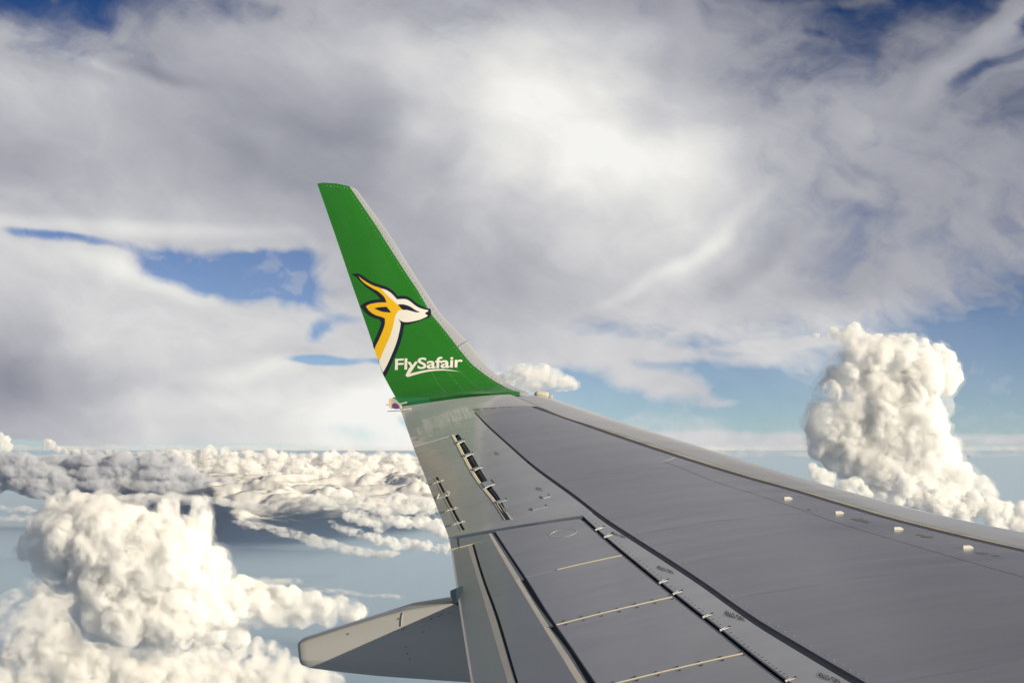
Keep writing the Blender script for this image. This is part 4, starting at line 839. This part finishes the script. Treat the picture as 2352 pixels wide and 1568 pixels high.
# ------------------------------------------------------------------ stratocumulus sea of cloud on the left
def hemis(x, y, cell, seed, rad=.72):
    """a field of packed domes, 0..1"""
    ix, iy = np.floor(x/cell).astype(int), np.floor(y/cell).astype(int); best = np.zeros_like(x)
    def hsh(a, b, k): h = (a*374761393+b*668265263+(k+seed)*974634777) & 0x7fffffff; h = (h ^ (h >> 13))*1274126177 & 0x7fffffff; return ((h ^ (h >> 16)) & 0xffff)/65535.
    for dx in (-1, 0, 1):
        for dy in (-1, 0, 1):
            a, b = ix+dx, iy+dy; cx = (a+.15+.7*hsh(a, b, 1))*cell; cy = (b+.15+.7*hsh(a, b, 2))*cell; rr = cell*rad*(.6+.6*hsh(a, b, 3))
            d = np.clip(1-((x-cx)**2+(y-cy)**2)/rr**2, 0, None); best = np.maximum(best, np.sqrt(d)*rr/cell/rad)
    return best
def vnoise(x, y, cell, seed):
    x, y = x/cell, y/cell; ix, iy = np.floor(x).astype(int), np.floor(y).astype(int); fx, fy = x-ix, y-iy; fx = fx*fx*(3-2*fx); fy = fy*fy*(3-2*fy)
    def hsh(a, b): h = (a*374761393+b*668265263+seed*974634777) & 0x7fffffff; h = (h ^ (h >> 13))*1274126177 & 0x7fffffff; return ((h ^ (h >> 16)) & 0xffff)/65535.
    return (hsh(ix, iy)*(1-fx)+hsh(ix+1, iy)*fx)*(1-fy)+(hsh(ix, iy+1)*(1-fx)+hsh(ix+1, iy+1)*fx)*fy
M_deck = cloud_mat('stratocumulus', (.93, .92, .91), .3, soft=.0016)
na, nd = 1000, 440
AZ, LD = np.meshgrid(np.linspace(R(-24), R(24), na), np.linspace(math.log(1.5e4), math.log(1.2e5), nd)); DD = np.exp(LD); X = DD*np.sin(AZ); Y = DD*np.cos(AZ)
def fb(x, y, c, s_): return vnoise(x, y, c, s_)*.5+vnoise(x, y, c/2.1, s_+1)*.27+vnoise(x, y, c/4.3, s_+2)*.15+vnoise(x, y, c/9, s_+3)*.08
wx, wy = X+(fb(X, Y, 3000, 50)-.5)*2600, Y+(fb(X, Y, 3000, 60)-.5)*2600
cov_ = fb(wx*.55+wy*.10, wy*.40, 9000, 5)
thick = (cov_-.50)*5.0+np.clip((DD-2.2e4)/4.5e4, 0, 1)*2.0-.55-np.clip((2.3e4-DD)/5e3, 0, 1)*2
def dm(x, y, c, s_): return hemis(x, y, c, s_)**1.6
lump = np.where(AZ > .05, .45, 1.)*(dm(wx, wy, 4200, 1)*260+dm(wx, wy, 1700, 2)*240+dm(wx, wy, 760, 3)*130+dm(wx, wy, 340, 4)*50)
fadeA = np.clip((AZ-R(.5))/R(3), 0, 1)*4+np.clip((-.15-AZ)/.05, 0, 1)*4
tk = np.clip(thick+.1, 0, 1.)
Z = -1450+tk**.8*(lump+60)+vnoise(X, Y, 26000, 30)*430*np.clip((DD-3e4)/6e4, 0, 1)
idx = np.arange(na*nd).reshape(nd, na); q = np.stack([idx[:-1, :-1], idx[:-1, 1:], idx[1:, 1:], idx[1:, :-1]], -1).reshape(-1, 4)
q = q[((thick-fadeA*.6).ravel()[q] > -.6).all(1)]
used, inv_ = np.unique(q, return_inverse=True); q = inv_.reshape(-1, 4)
me = bpy.data.meshes.new('cloud_deck'); me.from_pydata(np.stack([X, Y, Z], -1).reshape(-1, 3)[used].tolist(), [], q.tolist()); me.shade_smooth(); me.materials.append(M_deck)
at = me.attributes.new('thickness', 'FLOAT', 'POINT'); at.data.foreach_set('value', np.clip(thick.ravel()[used]*1.3+.25-fadeA.ravel()[used], -1, 2).astype(np.float32))
deck = bpy.data.objects.new('cloud_deck', me); COL.objects.link(deck); deck['kind'] = 'stuff'; deck['label'] = 'sunlit sheet of lumpy stratocumulus reaching to the horizon'; deck['category'] = 'clouds'
# separate banks riding on the deck
def strew(segs, seed):
    """segs: (u0, v0, u1, v1, spread v, r0, r1, count)"""
    g = random.Random(seed); L = []
    for (u0, v0, u1, v1, sv, r0, r1, n) in segs:
        for i in range(n): t = (i+g.random())/n; L.append((u0+(u1-u0)*t, v0+(v1-v0)*t+g.uniform(-sv, sv), g.uniform(r0, r1), g.uniform(-15, 15)))
    return L
kw = dict(k1=16, k2=6, grow=1.0)
cumulus('cloud_bank', 'long bright cauliflower bank along the horizon left of the aileron', strew([(150, 1038, 420, 1042, 3, 5, 9, 22), (400, 1042, 560, 1040, 5, 8, 16, 18), (740, 1046, 1010, 1056, 4, 7, 14, 24), (560, 1044, 760, 1052, 5, 8, 14, 20), (395, 1054, 1000, 1074, 6, 9, 17, 46), (400, 1070, 1020, 1100, 12, 12, 22, 50), (560, 1105, 1040, 1120, 12, 12, 20, 34)], 1), 52000, 1.1, seed=21, vap=dict(fine=11., dens=.16), shape=(1.3, 1.2, .75), sec=2, **kw)
cumulus('cloud_bank', 'shade-tinted slate grey bank across the far left below the horizon', strew([(-60, 1056, 400, 1066, 6, 14, 22, 30), (-60, 1082, 420, 1090, 8, 16, 26, 20), (-60, 1105, 520, 1120, 14, 18, 30, 30)], 2), 42000, 1.6, seed=22, vap=dict(fine=30., dens=.16, lo=.34, hi=.62, col=(.80, .82, .872)), shape=(2.2, 1.5, .7), sec=2, **kw)  # the bank's shade is put into its darker, absorbing vapour colour
cumulus('cloud_bank', 'broken puffy bank left of the flap end beside the aileron', strew([(700, 1150, 1040, 1165, 14, 9, 18, 26), (800, 1190, 1060, 1215, 14, 9, 18, 24), (860, 1240, 1060, 1262, 8, 8, 15, 18), (760, 1200, 860, 1235, 8, 6, 11, 14)], 3), 33000, 1.2, seed=23, vap=dict(fine=14., dens=.12, lo=.40), shape=(1.7, 1.3, .7), sec=2, **kw)
cumulus('cloud_streak', 'thin pale cloud streak slanting down toward the wing left of the tab', strew([(545, 1198, 660, 1222, 3, 5, 9, 12), (650, 1222, 800, 1262, 5, 7, 12, 18), (800, 1262, 900, 1274, 4, 7, 10, 12)], 4), 27000, 1.2, seed=24, vap=dict(fine=16., dens=.07, lo=.42), shape=(3.2, 2, .6), sec=2, **kw)
cumulus('cloud_streak', 'flat grey veil just right of the twin turrets', strew([(300, 1140, 480, 1146, 3, 8, 14, 12), (480, 1150, 600, 1160, 4, 7, 12, 12)], 5), 30000, 1.4, seed=25, vap=dict(fine=24., dens=.05, lo=.36), shape=(3.2, 2, .6), sec=2, **kw)
cumulus('cloud_streak', 'low pale streak above the right arm of the broad cumulus', strew([(530, 1327, 690, 1335, 3, 5, 9, 14), (700, 1352, 930, 1372, 3, 4, 7, 18)], 6), 19000, 1.3, seed=26, vap=dict(fine=18., dens=.045, lo=.42), shape=(3.2, 2, .6), sec=2, **kw)
cumulus('cloud_streak', 'two faint cloud wisps at the far left edge', strew([(-20, 1163, 75, 1172, 3, 5, 9, 8), (-20, 1192, 70, 1190, 3, 5, 9, 8)], 7), 30000, 1.3, seed=27, vap=dict(fine=18., dens=.05, lo=.42), shape=(3.2, 2, .6), sec=2, **kw)
cumulus('cumulus_cloud', 'tiny orange tinted puff on the far left horizon', [(8, 1012, 13), (2, 1000, 8), (14, 1028, 12), (-6, 1018, 16)], 80000, 1.0, seed=28, k1=14, k2=5, vap=dict(fine=8., dens=.2, col=(1, .998, .994)))
cumulus('cumulus_cloud', 'small rounded turret standing on the grey bank at far left horizon', [(104, 1016, 9), (113, 1014, 8), (120, 1022, 8), (100, 1025, 7), (135, 1032, 7), (150, 1036, 6)], 80000, 1.0, seed=29, k1=14, k2=5, vap=dict(fine=8., dens=.2, col=(1, .998, .994)))
cumulus('cloud_streak', 'faint flat cloud band on the horizon behind the wing and the tall tower', strew([(1420, 1030, 2420, 1030, 2, 6, 10, 60), (1500, 1042, 2420, 1044, 3, 6, 9, 40)], 31), 88000, 1.6, seed=41, vap=dict(fine=40., dens=.018, lo=.34, hi=.74), shape=(5, 3, .8), sec=1, k1=6, k2=2, grow=1.0)
cumulus('cloud_streak', 'faint flat cloud band on the horizon at far left', strew([(-80, 1028, 1000, 1030, 2, 5, 9, 60)], 32), 90000, 1.6, seed=42, vap=dict(fine=40., dens=.03, lo=.34, hi=.74), shape=(5, 3, .8), sec=1, k1=6, k2=2, grow=1.0)
